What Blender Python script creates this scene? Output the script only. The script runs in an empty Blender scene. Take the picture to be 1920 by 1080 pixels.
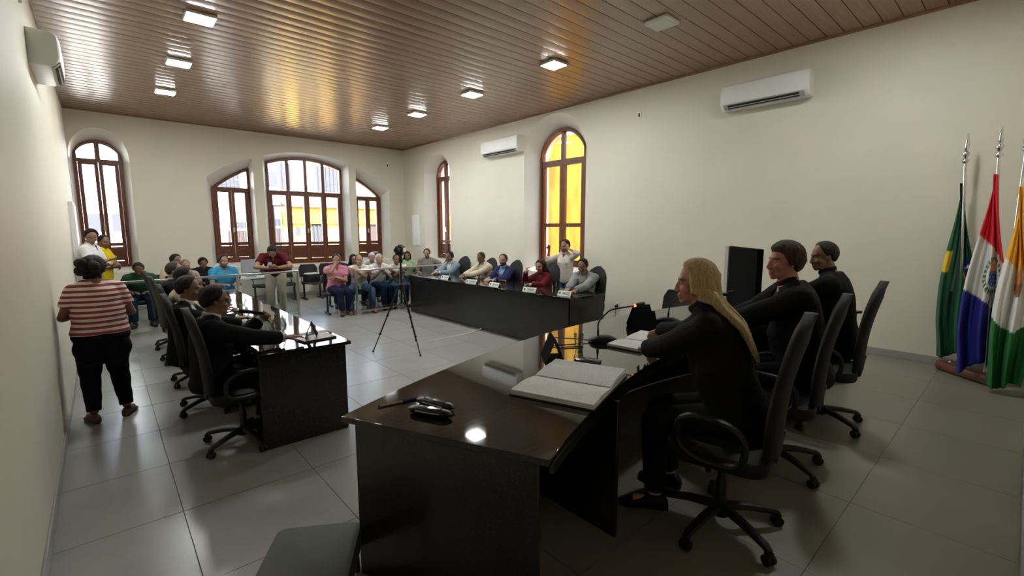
import bpy, bmesh, math, random
import numpy as np
from mathutils import Vector, Matrix

# ------------------------------------------------------------------ camera, light, exposure
SC = bpy.context.scene
COL = SC.collection
PI = math.pi
H = 1.78
cam_d = bpy.data.cameras.new('camera')
cam = bpy.data.objects.new('camera', cam_d); COL.objects.link(cam)
cam_d.sensor_width = 36.0
cam_d.lens = 861.0 / 1920.0 * 36.0
cam_d.clip_start = 0.02
cam.location = (0, 0, H)
cam.rotation_euler = (PI / 2 - math.atan(109 / 861.0), 0, -math.radians(41.7))
SC.camera = cam

w = bpy.data.worlds.new('sky'); SC.world = w
w.use_nodes = True
wn = w.node_tree.nodes; wl = w.node_tree.links
bg = wn['Background']
sky = wn.new('ShaderNodeTexSky')
sky.sky_type = 'NISHITA'
sky.sun_disc = False
sky.sun_elevation = math.radians(58)
sky.sun_rotation = math.radians(160)
sky.air_density = 1.3
sky.dust_density = 2.0
wl.new(sky.outputs[0], bg.inputs[0])
bg.inputs[1].default_value = 0.5

sun_d = bpy.data.lights.new('sun', 'SUN')
sun = bpy.data.objects.new('sun', sun_d); COL.objects.link(sun)
sun_d.energy = 8.0
sun_d.angle = math.radians(0.6)
sun_d.color = (1.0, 0.95, 0.86)
sun.rotation_euler = Vector((-0.03, 0.62, -0.78)).to_track_quat('-Z', 'Y').to_euler()
sun.location = (4, -8, 12)

LAMP = 41.0          # radiance of a lit ceiling lamp
vs = SC.view_settings
vs.view_transform = 'Standard'; vs.look = 'None'
vs.exposure = 2.34; vs.gamma = 1.0
vs.use_curve_mapping = False
SC.cycles.use_denoising = True
SC.cycles.max_bounces = 10
SC.cycles.diffuse_bounces = 5
SC.cycles.glossy_bounces = 4
SC.cycles.transmission_bounces = 6
SC.cycles.transparent_max_bounces = 16
SC.cycles.sample_clamp_indirect = 6.0
SC.cycles.caustics_reflective = False
SC.cycles.caustics_refractive = False

# ------------------------------------------------------------------ materials
def nodes_of(m):
    m.use_nodes = True
    return m.node_tree.nodes, m.node_tree.links, m.node_tree.nodes['Principled BSDF']

MATS = {}
def M(name, col, rough=0.6, metal=0.0, var=0.10, scale=8.0, bump=0.0, bscale=60.0, spec=0.5, coat=0.0, attr=False, stretch=None):
    if name in MATS: return MATS[name]
    m = bpy.data.materials.new(name); MATS[name] = m
    N, L, b = nodes_of(m)
    b.inputs['Roughness'].default_value = rough
    b.inputs['Metallic'].default_value = metal
    b.inputs['Specular IOR Level'].default_value = spec
    b.inputs['Coat Weight'].default_value = coat
    tc = N.new('ShaderNodeTexCoord')
    src = tc.outputs['Object']
    if stretch:
        mp = N.new('ShaderNodeMapping'); mp.inputs['Scale'].default_value = stretch
        L.new(src, mp.inputs[0]); src = mp.outputs[0]
    no = N.new('ShaderNodeTexNoise'); no.inputs['Scale'].default_value = scale; no.inputs['Detail'].default_value = 3
    L.new(src, no.inputs['Vector'])
    mx = N.new('ShaderNodeMix'); mx.data_type = 'RGBA'; mx.blend_type = 'MULTIPLY'
    mx.inputs['Factor'].default_value = 1.0
    ramp = N.new('ShaderNodeValToRGB')
    ramp.color_ramp.elements[0].position = 0.3; ramp.color_ramp.elements[1].position = 0.7
    lo = 1 - var; ramp.color_ramp.elements[0].color = (lo, lo, lo, 1)
    ramp.color_ramp.elements[1].color = (1, 1, 1, 1)
    L.new(no.outputs['Fac'], ramp.inputs[0])
    if attr:
        at = N.new('ShaderNodeAttribute'); at.attribute_name = 'Col'
        L.new(at.outputs['Color'], mx.inputs['A'])
    else:
        mx.inputs['A'].default_value = (*col, 1)
    L.new(ramp.outputs[0], mx.inputs['B'])
    L.new(mx.outputs['Result'], b.inputs['Base Color'])
    if bump:
        n2 = N.new('ShaderNodeTexNoise'); n2.inputs['Scale'].default_value = bscale; n2.inputs['Detail'].default_value = 4
        L.new(src, n2.inputs['Vector'])
        bp = N.new('ShaderNodeBump'); bp.inputs['Strength'].default_value = bump; bp.inputs['Distance'].default_value = 0.01
        L.new(n2.outputs['Fac'], bp.inputs['Height']); L.new(bp.outputs[0], b.inputs['Normal'])
    return m

def granite(key='granite', rough=.036, lift=1.0):
    m = bpy.data.materials.new('black_' + key); MATS[key] = m
    N, L, b = nodes_of(m)
    tc = N.new('ShaderNodeTexCoord')
    v = N.new('ShaderNodeTexVoronoi'); v.inputs['Scale'].default_value = 190
    L.new(tc.outputs['Object'], v.inputs['Vector'])
    n1 = N.new('ShaderNodeTexNoise'); n1.inputs['Scale'].default_value = 80; n1.inputs['Detail'].default_value = 6; n1.inputs['Roughness'].default_value = .7
    L.new(tc.outputs['Object'], n1.inputs['Vector'])
    r1 = N.new('ShaderNodeValToRGB')
    e = r1.color_ramp.elements
    e[0].position = .42; e[0].color = (.0045, .0045, .0035, 1)
    e[1].position = .72; e[1].color = (.030 * lift, .027 * lift, .018 * lift, 1)
    L.new(n1.outputs['Fac'], r1.inputs[0])
    r2 = N.new('ShaderNodeValToRGB')
    e = r2.color_ramp.elements
    e[0].position = .05; e[0].color = (.11 * lift, .11 * lift, .09 * lift, 1)
    e[1].position = .13; e[1].color = (0, 0, 0, 1)
    L.new(v.outputs['Distance'], r2.inputs[0])
    n3 = N.new('ShaderNodeTexNoise'); n3.inputs['Scale'].default_value = 22
    L.new(tc.outputs['Object'], n3.inputs['Vector'])
    r3 = N.new('ShaderNodeValToRGB'); r3.color_ramp.elements[0].position = .55; r3.color_ramp.elements[1].position = .75
    L.new(n3.outputs['Fac'], r3.inputs[0])
    mul = N.new('ShaderNodeMix'); mul.data_type = 'RGBA'; mul.blend_type = 'MULTIPLY'; mul.inputs['Factor'].default_value = 1
    L.new(r2.outputs[0], mul.inputs['A']); L.new(r3.outputs[0], mul.inputs['B'])
    add = N.new('ShaderNodeMix'); add.data_type = 'RGBA'; add.blend_type = 'ADD'; add.inputs['Factor'].default_value = 1
    L.new(r1.outputs[0], add.inputs['A']); L.new(mul.outputs['Result'], add.inputs['B'])
    L.new(add.outputs['Result'], b.inputs['Base Color'])
    b.inputs['Roughness'].default_value = rough
    b.inputs['Specular IOR Level'].default_value = .62
    return m

def glass(name, tint=(1, 1, 1), gloss=0.08):
    m = bpy.data.materials.new(name); MATS[name] = m
    m.use_nodes = True
    N = m.node_tree.nodes; L = m.node_tree.links; N.clear()
    out = N.new('ShaderNodeOutputMaterial')
    tr = N.new('ShaderNodeBsdfTransparent')
    tc = N.new('ShaderNodeTexCoord'); no = N.new('ShaderNodeTexNoise'); no.inputs['Scale'].default_value = 3
    L.new(tc.outputs['Object'], no.inputs['Vector'])
    mc = N.new('ShaderNodeMix'); mc.data_type = 'RGBA'
    mc.inputs['A'].default_value = (*[c * .97 for c in tint], 1); mc.inputs['B'].default_value = (*tint, 1)
    L.new(no.outputs['Fac'], mc.inputs['Factor']); L.new(mc.outputs['Result'], tr.inputs[0])
    gl = N.new('ShaderNodeBsdfGlossy'); gl.inputs['Roughness'].default_value = .02
    fr = N.new('ShaderNodeFresnel'); fr.inputs[0].default_value = 1.45
    ma = N.new('ShaderNodeMath'); ma.operation = 'MULTIPLY'; ma.inputs[1].default_value = gloss * 10
    L.new(fr.outputs[0], ma.inputs[0])
    mi = N.new('ShaderNodeMixShader')
    L.new(ma.outputs[0], mi.inputs[0]); L.new(tr.outputs[0], mi.inputs[1]); L.new(gl.outputs[0], mi.inputs[2])
    L.new(mi.outputs[0], out.inputs[0])
    return m

def emitter(name, col, strength):
    m = bpy.data.materials.new(name); MATS[name] = m
    N, L, b = nodes_of(m)
    tc = N.new('ShaderNodeTexCoord'); no = N.new('ShaderNodeTexNoise'); no.inputs['Scale'].default_value = 2
    L.new(tc.outputs['Object'], no.inputs['Vector'])
    mc = N.new('ShaderNodeMix'); mc.data_type = 'RGBA'
    mc.inputs['A'].default_value = (*[c * .97 for c in col], 1); mc.inputs['B'].default_value = (*col, 1)
    L.new(no.outputs['Fac'], mc.inputs['Factor'])
    L.new(mc.outputs['Result'], b.inputs['Emission Color'])
    b.inputs['Base Color'].default_value = (.8, .8, .8, 1)
    b.inputs['Emission Strength'].default_value = strength
    return m

def stripes_mat():
    m = bpy.data.materials.new('striped_jersey'); MATS['stripes'] = m
    N, L, b = nodes_of(m)
    b.inputs['Roughness'].default_value = .85
    tc = N.new('ShaderNodeTexCoord'); sx = N.new('ShaderNodeSeparateXYZ'); L.new(tc.outputs['Object'], sx.inputs[0])
    a = N.new('ShaderNodeMath'); a.operation = 'MULTIPLY'; a.inputs[1].default_value = 1 / .047
    f = N.new('ShaderNodeMath'); f.operation = 'FRACT'
    g = N.new('ShaderNodeMath'); g.operation = 'GREATER_THAN'; g.inputs[1].default_value = .5
    L.new(sx.outputs['Z'], a.inputs[0]); L.new(a.outputs[0], f.inputs[0]); L.new(f.outputs[0], g.inputs[0])
    mx = N.new('ShaderNodeMix'); mx.data_type = 'RGBA'
    mx.inputs['A'].default_value = (.30, .045, .055, 1); mx.inputs['B'].default_value = (.74, .66, .58, 1)
    L.new(g.outputs[0], mx.inputs['Factor']); L.new(mx.outputs['Result'], b.inputs['Base Color'])
    return m

def page_mat():
    # printed page: faint lines of text in two columns
    m = bpy.data.materials.new('printed_page'); MATS['page'] = m
    N, L, b = nodes_of(m)
    b.inputs['Roughness'].default_value = .8
    tc = N.new('ShaderNodeTexCoord'); sx = N.new('ShaderNodeSeparateXYZ'); L.new(tc.outputs['Object'], sx.inputs[0])
    def mth(op, a, bb=None, v=None):
        n = N.new('ShaderNodeMath'); n.operation = op
        L.new(a, n.inputs[0])
        if bb is not None: L.new(bb, n.inputs[1])
        if v is not None: n.inputs[1].default_value = v
        return n.outputs[0]
    ln = mth('GREATER_THAN', mth('FRACT', mth('MULTIPLY', sx.outputs['Y'], v=1 / .011)), v=.55)
    no = N.new('ShaderNodeTexNoise'); no.inputs['Scale'].default_value = 120
    L.new(tc.outputs['Object'], no.inputs['Vector'])
    wd = mth('GREATER_THAN', no.outputs['Fac'], v=.47)
    n2 = N.new('ShaderNodeTexNoise'); n2.inputs['Scale'].default_value = 9
    L.new(tc.outputs['Object'], n2.inputs['Vector'])
    blk = mth('GREATER_THAN', n2.outputs['Fac'], v=.46)
    fac = mth('MULTIPLY', mth('MULTIPLY', ln, wd), blk)
    f2 = mth('MULTIPLY', fac, v=.26)
    mx = N.new('ShaderNodeMix'); mx.data_type = 'RGBA'
    mx.inputs['A'].default_value = (.74, .73, .70, 1); mx.inputs['B'].default_value = (.22, .23, .28, 1)
    L.new(f2, mx.inputs['Factor']); L.new(mx.outputs['Result'], b.inputs['Base Color'])
    return m

M('wall', (.70, .655, .545), .55, var=.05, scale=1.2, bump=.04, bscale=14)
M('reveal', (.80, .77, .70), .45, var=.05, scale=2)
M('wood', (.155, .042, .016), .38, var=.45, scale=6, stretch=(6, 6, 1), bump=.1, bscale=30)
M('plank', (.29, .155, .085), .26, var=.16, scale=4, stretch=(.6, 14, 14), spec=1.0)
M('tile', (.29, .282, .262), .26, var=.06, scale=3, spec=.5)
M('grout', (.20, .19, .18), .8)
M('dais', (.21, .192, .152), .34, var=.05, scale=2)
M('skirt', (.34, .33, .31), .35)
M('black_plastic', (.010, .010, .011), .45, var=.3, spec=.3)
M('matte_black', (.008, .008, .009), .95, var=.2, spec=.05)
M('black_fabric', (.013, .013, .014), .62, var=.3, scale=60, bump=.3, bscale=300, spec=.25)
M('black_leather', (.010, .010, .011), .36, var=.3, scale=30, bump=.12, bscale=120)
M('chrome', (.75, .75, .76), .18, 1.0, var=.05)
M('steel', (.62, .61, .58), .28, 1.0, var=.06)
M('dark_metal', (.03, .03, .032), .35, .6)
M('white_plastic', (.78, .78, .76), .35, var=.03)
M('ac_grey', (.42, .42, .41), .5, var=.03)
M('dark_slot', (.012, .012, .012), .7)
M('paper', (.78, .77, .74), .8, var=.04)
M('card_white', (.72, .74, .70), .6, var=.04)
M('ink', (.05, .06, .09), .8)
M('leaf_green', (.02, .10, .05), .7)
M('white_cloth', (.72, .70, .66), .85, var=.06)
M('purple_case', (.15, .10, .26), .45)
M('stool_vinyl', (.10, .105, .088), .75, var=.1)
M('red_ring', (.55, .02, .01), .3)
M('base_wood', (.14, .045, .018), .4, var=.4, scale=5, stretch=(1, 8, 8))
M('screen', (.006, .006, .007), .12)
M('gold', (.75, .50, .18), .25, 1.0)
M('brass_pen', (.55, .42, .25), .3, .5)
M('blue_plastic', (.02, .02, .16), .4)
M('eye_white', (.34, .31, .28), .5, var=.02)
M('iris', (.02, .012, .008), .15)
M('skin', (1, 1, 1), .52, var=.10, scale=14, bump=.05, bscale=160, attr=True, spec=.4)
M('house_white', (.83, .81, .77), .8, var=.06)
M('house_yellow', (.62, .40, .10), .8, var=.1)
M('alley_yellow', (.90, .40, .022), .8, var=.5, scale=2.2, stretch=(1, 1.6, .5))
M('band_yellow', (.62, .36, .015), .8, var=.1)
M('house_grey', (.032, .034, .042), .7)
M('monitor_grey', (.30, .31, .34), .6)
M('house_gate', (.034, .018, .014), .6, var=.2)
M('roof_tile', (.14, .07, .045), .8, var=.3)
M('orange_trim', (.42, .05, .01), .6)
M('asphalt', (.30, .29, .27), .9, var=.15)
granite(); granite('granite_side', .20, 1.1); stripes_mat(); page_mat()
glass('window_glass', (.98, .985, .98), .05)
glass('rail_glass', (.86, .90, .89), .08)
glass('cup_clear', (.84, .86, .85), .075)
glass('water', (.93, .945, .94), .03)
emitter('lamp_on', (.96, 1.0, .97), LAMP)
emitter('led_red', (1.0, .05, .02), 1.5)

# ------------------------------------------------------------------ mesh helpers
class MB:
    def __init__(s): s.v = []; s.f = []; s.m = []; s.mi = 0
    def add(s, vs_, fs_):
        o = len(s.v); s.v += [tuple(map(float, p)) for p in vs_]
        s.f += [tuple(i + o for i in f) for f in fs_]; s.m += [s.mi] * len(fs_)
        return s
    def box(s, c, d, rz=0, R=None):
        x, y, z = [k / 2 for k in d]
        p = [Vector((a * x, b * y, e * z)) for e in (-1, 1) for a, b in ((-1, -1), (1, -1), (1, 1), (-1, 1))]
        if R is None: R = Matrix.Rotation(rz, 3, 'Z')
        p = [R @ q + Vector(c) for q in p]
        return s.add(p, [(3, 2, 1, 0), (4, 5, 6, 7), (0, 1, 5, 4), (1, 2, 6, 5), (2, 3, 7, 6), (3, 0, 4, 7)])
    def prism(s, poly, z0, z1, tf=None):
        n = len(poly)
        p = [(x, y, z0) for x, y in poly] + [(x, y, z1) for x, y in poly]
        if tf: p = [tf(*q) for q in p]
        f = [tuple(range(n - 1, -1, -1)), tuple(range(n, 2 * n))] + [(i, (i + 1) % n, n + (i + 1) % n, n + i) for i in range(n)]
        return s.add(p, f)
    def rings(s, R, closed=True, cap=True):
        n = len(R[0]); k = len(R); v = [p for r in R for p in r]; f = []
        for i in range(k - 1):
            for j in range(n if closed else n - 1):
                a = i * n + j; b = i * n + (j + 1) % n
                f.append((a, b, b + n, a + n))
        if cap and closed:
            f.append(tuple(range(n - 1, -1, -1))); f.append(tuple((k - 1) * n + j for j in range(n)))
        return s.add(v, f)
    def tube(s, P, r, n=8, cap=True, flat=1.0, up=None):
        P = np.array(P, float); k = len(P)
        rr = np.broadcast_to(np.array(r, float), (k,))
        T = np.gradient(P, axis=0); T /= np.linalg.norm(T, axis=1)[:, None] + 1e-12
        u = np.array(up, float) if up is not None else (np.array([0, 0, 1.]) if abs(T[0][2]) < .9 else np.array([0, 1., 0]))
        R = []
        for i in range(k):
            U = u - T[i] * (u @ T[i]); U /= np.linalg.norm(U) + 1e-12
            V = np.cross(T[i], U); u = U
            R.append([P[i] + rr[i] * (math.cos(a) * V + flat * math.sin(a) * U) for a in np.linspace(0, 2 * PI, n, endpoint=False)])
        return s.rings(R, True, cap)
    def loop(s, P, r, n=8, up=None, flat=1.0):
        P = np.array(P, float); k = len(P)
        T = np.roll(P, -1, 0) - np.roll(P, 1, 0); T /= np.linalg.norm(T, axis=1)[:, None]
        c = P.mean(0); v = []; f = []
        for i in range(k):
            U = np.array(up, float); U = U - T[i] * (U @ T[i]); U /= np.linalg.norm(U); V = np.cross(T[i], U)
            v += [P[i] + r * (math.cos(a) * V + flat * math.sin(a) * U) for a in np.linspace(0, 2 * PI, n, endpoint=False)]
        for i in range(k):
            for j in range(n):
                a = i * n + j; b = i * n + (j + 1) % n; i2 = (i + 1) % k
                f.append((a, b, i2 * n + (j + 1) % n, i2 * n + j))
        return s.add(v, f)
    def lathe(s, prof, c=(0, 0, 0), n=20):
        R = [[(c[0] + r * math.cos(a), c[1] + r * math.sin(a), c[2] + z) for a in np.linspace(0, 2 * PI, n, endpoint=False)] for r, z in prof]
        return s.rings(R)
    def rings_open(s, prof, n=20):
        # a thin vessel: closed foot, open mouth
        R = [[(r * math.cos(a), r * math.sin(a), z) for a in np.linspace(0, 2 * PI, n, endpoint=False)] for r, z in prof]
        s.rings(R, True, False); s.f.append(tuple(range(n - 1, -1, -1))); s.m.append(s.mi)
        return s
    def sphere(s, c, r, n=12, R=None):
        r = (r, r, r) if np.isscalar(r) else r
        rg = []
        for t in np.linspace(0.02, PI - .02, n):
            ring = []
            for a in np.linspace(0, 2 * PI, 2 * n, endpoint=False):
                q = np.array([r[0] * math.sin(t) * math.cos(a), r[1] * math.sin(t) * math.sin(a), -r[2] * math.cos(t)])
                if R is not None: q = R @ q
                ring.append(q + np.array(c))
            rg.append(ring)
        return s.rings(rg)
    def rbox(s, c, d, r, n=4, rz=0):
        # box with rounded vertical edges and softened top/bottom
        x, y, z = [k / 2 for k in d]; e = min(r * .5, z * .6)
        def outline(ins):
            p = []
            for (sx, sy, a0) in ((1, 1, 0), (-1, 1, 90), (-1, -1, 180), (1, -1, 270)):
                for k in range(n + 1):
                    a = math.radians(a0 + 90 * k / n)
                    p.append((sx * (x - r) + (r - ins) * math.cos(a), sy * (y - r) + (r - ins) * math.sin(a)))
            return p
        cr, sr = math.cos(rz), math.sin(rz)
        R = []
        for ins, zz in ((e, -z), (e * .3, -z + e * .3), (0, -z + e), (0, z - e), (e * .3, z - e * .3), (e, z)):
            R.append([(c[0] + px * cr - py * sr, c[1] + px * sr + py * cr, c[2] + zz) for px, py in outline(ins)])
        return s.rings(R)
    def mesh(s, name, mats, smooth=True, ang=35):
        me = bpy.data.meshes.new(name)
        me.from_pydata(s.v, [], s.f)
        for m in (mats if isinstance(mats, (list, tuple)) else [mats]): me.materials.append(MATS[m] if isinstance(m, str) else m)
        if any(s.m): me.polygons.foreach_set('material_index', s.m)
        bm = bmesh.new(); bm.from_mesh(me); bmesh.ops.recalc_face_normals(bm, faces=bm.faces); bm.to_mesh(me); bm.free()
        if smooth:
            me.polygons.foreach_set('use_smooth', [True] * len(me.polygons))
            me.set_sharp_from_angle(angle=math.radians(ang))
        return me
    def build(s, name, mats, parent=None, smooth=True, ang=35, bevel=0):
        me = s.mesh(name, mats, smooth, ang)
        o = link(name, me, parent)
        if bevel:
            b = o.modifiers.new('bevel', 'BEVEL'); b.width = bevel; b.segments = 2; b.limit_method = 'ANGLE'
        return o

def link(name, data, parent=None):
    o = bpy.data.objects.new(name, data); COL.objects.link(o)
    if parent: o.parent = parent
    return o
def tag(o, label=None, cat=None, group=None, kind=None):
    if label: o['label'] = label
    if cat: o['category'] = cat
    if group: o['group'] = group
    if kind: o['kind'] = kind
    return o
def thing(name, label, cat, loc=(0, 0, 0), rz=0, group=None):
    o = link(name, None); o.location = loc; o.rotation_euler = (0, 0, rz)
    o.empty_display_size = .1
    return tag(o, label, cat, group)
def dup(root, loc, rz, label, group=None):
    r = root.copy(); COL.objects.link(r); r.location = loc; r.rotation_euler = (0, 0, rz)
    r['label'] = label
    if group: r['group'] = group
    for ch in list(root.children):
        c = ch.copy(); COL.objects.link(c); c.parent = r
        for g in list(ch.children):
            d = g.copy(); COL.objects.link(d); d.parent = c
    return r
# ------------------------------------------------------------------ room shell
XL, XR, YB, YR, ZC = -0.36, 7.19, 13.14, -0.12, 4.23
DZ = 0.22                                    # height of the dais
def semi(u0, u1, zs, za):
    c = (u0 + u1) / 2; a = (u1 - u0) / 2
    return lambda u: zs + (za - zs) * math.sqrt(max(0, 1 - ((u - c) / a) ** 2))
def quad(pts):
    co = np.polyfit([p[0] for p in pts], [p[1] for p in pts], 2)
    return lambda u: float(np.polyval(co, u))
NS = 28
def profile(u0, u1, z0, top):
    cs = (u0 + u1) / 2; us = [cs + (u1 - u0) / 2 * math.cos(t) for t in np.linspace(0, PI, NS)]
    return [(u0, z0), (u1, z0)] + [(u, max(top(u), z0 + .01)) for u in us]
# niche (u0,u1,z0,top) and frame (u0,u1,z0,top)
WIN = {
 1: dict(W='back', niche=(-.355, .605, .86, semi(-.355, .605, 3.29, 3.89)), frame=(-.30, .49, .96, semi(-.30, .49, 3.27, 3.68)),
         ncol=2, ztr=3.25, zgl=1.50, wood=True),
 2: dict(W='back', niche=(1.99, 3.0, .86, quad([(1.99, 3.02), (2.5, 3.37), (3.0, 3.56)])), frame=(2.12, 2.97, .96, quad([(2.12, 2.79), (2.55, 3.13), (2.97, 3.35)])),
         ncol=2, one=True, ztr=2.80, zgl=1.47, wood=True),
 3: dict(W='back', niche=(3.23, 5.45, .80, quad([(3.23, 3.65), (4.34, 3.82), (5.45, 3.65)])), frame=(3.36, 5.35, .86, quad([(3.36, 3.54), (4.35, 3.73), (5.35, 3.52)])),
         ncol=4, ztr=2.79, zgl=1.45, wood=True),
 4: dict(W='back', niche=(5.66, 6.69, .86, quad([(5.66, 3.55), (6.15, 3.36), (6.69, 3.0)])), frame=(5.70, 6.54, .96, quad([(5.70, 3.33), (6.12, 3.10), (6.54, 2.76)])),
         ncol=2, one=True, ztr=2.74, zgl=1.45, wood=True),
 5: dict(W='right', niche=(10.62, 11.94, .86, semi(10.62, 11.94, 3.33, 3.90)), frame=(10.86, 11.72, .96, semi(10.86, 11.72, 3.28, 3.72)),
         ncol=2, ztr=3.26, zgl=1.48, wood=True),
 6: dict(W='right', niche=(5.90, 7.66, .86, semi(5.90, 7.66, 3.42, 4.16)), frame=(6.14, 7.46, 1.0, semi(6.14, 7.46, 3.25, 3.92)),
         ncol=2, ztr=3.24, zgl=1.0, wood=False, mid=1.88),
}
FD = .34     # depth of the window frames behind the wall face
def mapW(W):
    return (lambda u, d, z: (u, YB + d, z)) if W == 'back' else (lambda u, d, z: (XR + d, u, z))

def wall_with_holes(name, W, u0, u1, z0, z1):
    tf = mapW(W)
    bm = bmesh.new()
    loops = [[(u0, z0), (u1, z0), (u1, z1), (u0, z1)]] + [profile(*c['niche']) for c in WIN.values() if c['W'] == W]
    es = []
    for lp in loops:
        vs_ = [bm.verts.new(tf(a, 0, b)) for a, b in lp]
        es += [bm.edges.new((vs_[i], vs_[(i + 1) % len(vs_)])) for i in range(len(vs_))]
    bmesh.ops.triangle_fill(bm, use_beauty=True, use_dissolve=False, edges=es)
    # drop any triangle that fell inside a niche
    inside = []
    for f in bm.faces:
        c = f.calc_center_median(); u = c.x if W == 'back' else c.y
        for k in WIN.values():
            if k['W'] == W:
                a, b, zz, tp = k['niche']
                if a + .004 < u < b - .004 and zz + .004 < c.z < tp(u) - .03 and all(
                        a - .002 <= (v.co.x if W == 'back' else v.co.y) <= b + .002 for v in f.verts) : inside.append(f)
    if inside: bmesh.ops.delete(bm, geom=list(set(inside)), context='FACES')
    me = bpy.data.meshes.new(name); bm.to_mesh(me); bm.free()
    me.materials.append(MATS['wall'])
    o = link(name, me); tag(o, kind='structure')
    # splayed reveals, one piece per window
    for n, k in WIN.items():
        if k['W'] != W: continue
        a = profile(*k['niche']); u0_, u1_, zz, tp = k['frame']
        e = -.008
        b = profile(u0_ - e, u1_ + e, zz - e, lambda u, tp=tp, u0_=u0_, u1_=u1_: tp(min(max(u, u0_), u1_)) + e)
        mb = MB()
        R = [[tf(p[0], 0, p[1]) for p in a]]
        R += [[tf(p[0] + (q[0] - p[0]) * .08, .03, p[1] + (q[1] - p[1]) * .08) for p, q in zip(a, b)]]
        R += [[tf(q[0], FD, q[1]) for q in b], [tf(q[0], .56, q[1]) for q in b]]
        mb.rings(R, True, False)
        mb.build('reveal', 'reveal', o, smooth=True, ang=40)
    return o

wall_with_holes('wall_back', 'back', XL - .3, XR + .3, -.1, ZC + .15)
wall_with_holes('wall_right', 'right', YR - .3, YB + .3, -.1, ZC + .15)
tag(MB().box((XL - .1, (YR + YB) / 2, 2.06), (.2, YB - YR + .7, 4.6)).build('wall_left', 'wall'), kind='structure')
tag(MB().box(((XL + XR) / 2, YR - .1, 2.06), (XR - XL + .7, .2, 4.6)).build('wall_rear', 'wall'), kind='structure')

# floor of 80 cm tiles on grey grout
fl = tag(MB().box(((XL + XR) / 2, (YR + YB) / 2, -.056), (XR - XL + .6, YB - YR + .6, .10)).build('floor', 'grout'), kind='structure')
T = .8; g = .0025
tile_me = MB().prism([(g, g), (T - g, g), (T - g, T - g), (g, T - g)], -.010, 0).mesh('tile', 'tile')
x0 = .25 - T; y0 = .23
nx = 10; ny = 17
for i in range(nx):
    for j in range(-1, ny):
        x = x0 + i * T; y = y0 + j * T
        xa, xb = max(x, XL), min(x + T, XR); ya, yb = max(y, YR), min(y + T, YB)
        if xb - xa < .02 or yb - ya < .02: continue
        if xa > .75 and yb < 1.9: continue                      # under the dais
        full = (xb - xa > T - 1e-6) and (yb - ya > T - 1e-6)
        if full: o = link('tile', tile_me, fl); o.location = (x, y, 0)
        else: MB().prism([(xa + g, ya + g), (xb - g, ya + g), (xb - g, yb - g), (xa + g, yb - g)], -.010, 0).build('tile', 'tile', fl)

# dais below the head table
CX = 3.40
far_q = quad([(.72, 1.94), (1.64, 2.27), (2.26, 2.42), (3.40, 2.55), (4.54, 2.42), (5.16, 2.27), (6.08, 1.94)])
inn_q = quad([(1.12, 1.06), (1.81, 1.31), (2.25, 1.42), (3.40, 1.57), (4.55, 1.42), (4.99, 1.31), (5.68, 1.06)])
xs = np.linspace(.76, 6.04, 24)
dais_poly = [(.70, YR), (XR - .002, YR), (XR - .002, 1.9), (6.04, 1.9)] + [(x, far_q(x) - .02) for x in xs[::-1]] + [(.70, 1.9)]
da = MB().prism(dais_poly, 0.0, DZ - .006).build('floor_dais', 'grout', bevel=0)
tag(da, kind='structure')
for i in range(9):
    for j in range(3):
        xa, xb = .70 + i * T, min(.70 + (i + 1) * T, XR - .002); ya, yb = YR + j * .67, YR + (j + 1) * .67
        if xb - xa > .05:
            MB().prism([(xa + g / 2, ya + g / 2), (xb - g / 2, ya + g / 2), (xb - g / 2, yb - g / 2), (xa + g / 2, yb - g / 2)], DZ - .008, DZ).build('tile', 'dais', da)

# ceiling: narrow glossy planks running across the room
ce = tag(MB().box(((XL + XR) / 2, (YR + YB) / 2, ZC + .09), (XR - XL + .6, YB - YR + .6, .12)).build('ceiling', 'plank'), kind='structure')
PW = .19
prof = []
npf = 8
for k in range(npf + 1):
    t = k / npf
    y = .004 + (PW - .008) * t
    prof.append((y, -.0042 * (1 - (2 * t - 1) ** 2)))
pv = [(XL - .1, prof[0][0], .02)] + [(XL - .1, a, b) for a, b in prof] + [(XL - .1, prof[-1][0], .02)]
pr = [pv, [(XR + .1, q[1], q[2]) for q in pv]]
plank_me = MB().rings(pr).mesh('plank', 'plank', True, 50)
k = 0
while YR + k * PW < YB:
    o = link('plank', plank_me, ce); o.location = (0, YR + k * PW, ZC); k += 1
tr = MB(); tr.box(((XL + XR) / 2, YB - .012, ZC - .012), (XR - XL, .024, .03))
tag(tr.build('trim_1', 'plank'), kind='structure')
tr = MB(); tr.box((XR - .012, (YR + YB) / 2, ZC - .012), (.024, YB - YR, .03))
tag(tr.build('trim_2', 'plank'), kind='structure')
tr = MB(); tr.box((XL + .012, (YR + YB) / 2, ZC - .012), (.024, YB - YR, .03))
tag(tr.build('trim_3', 'plank'), kind='structure')

for nm, c, d in (('baseboard_left', (XL + .007, (YR + YB) / 2, .045), (.014, YB - YR, .09)),
                 ('baseboard_back', ((XL + XR) / 2, YB - .007, .045), (XR - XL, .014, .09)),
                 ('baseboard_right', (XR - .007, (YB + 1.9) / 2, .045), (.014, YB - 1.9, .09)),
                 ('baseboard_dais', (XR - .007, (YR + 1.9) / 2, DZ + .045), (.014, 1.9 - YR, .09)),
                 ('baseboard_rear', ((.7 + XR) / 2, YR + .007, DZ + .045), (XR - .7, .014, .09))):
    tag(MB().box(c, d).build(nm, 'skirt', bevel=.003), kind='structure')

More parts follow.
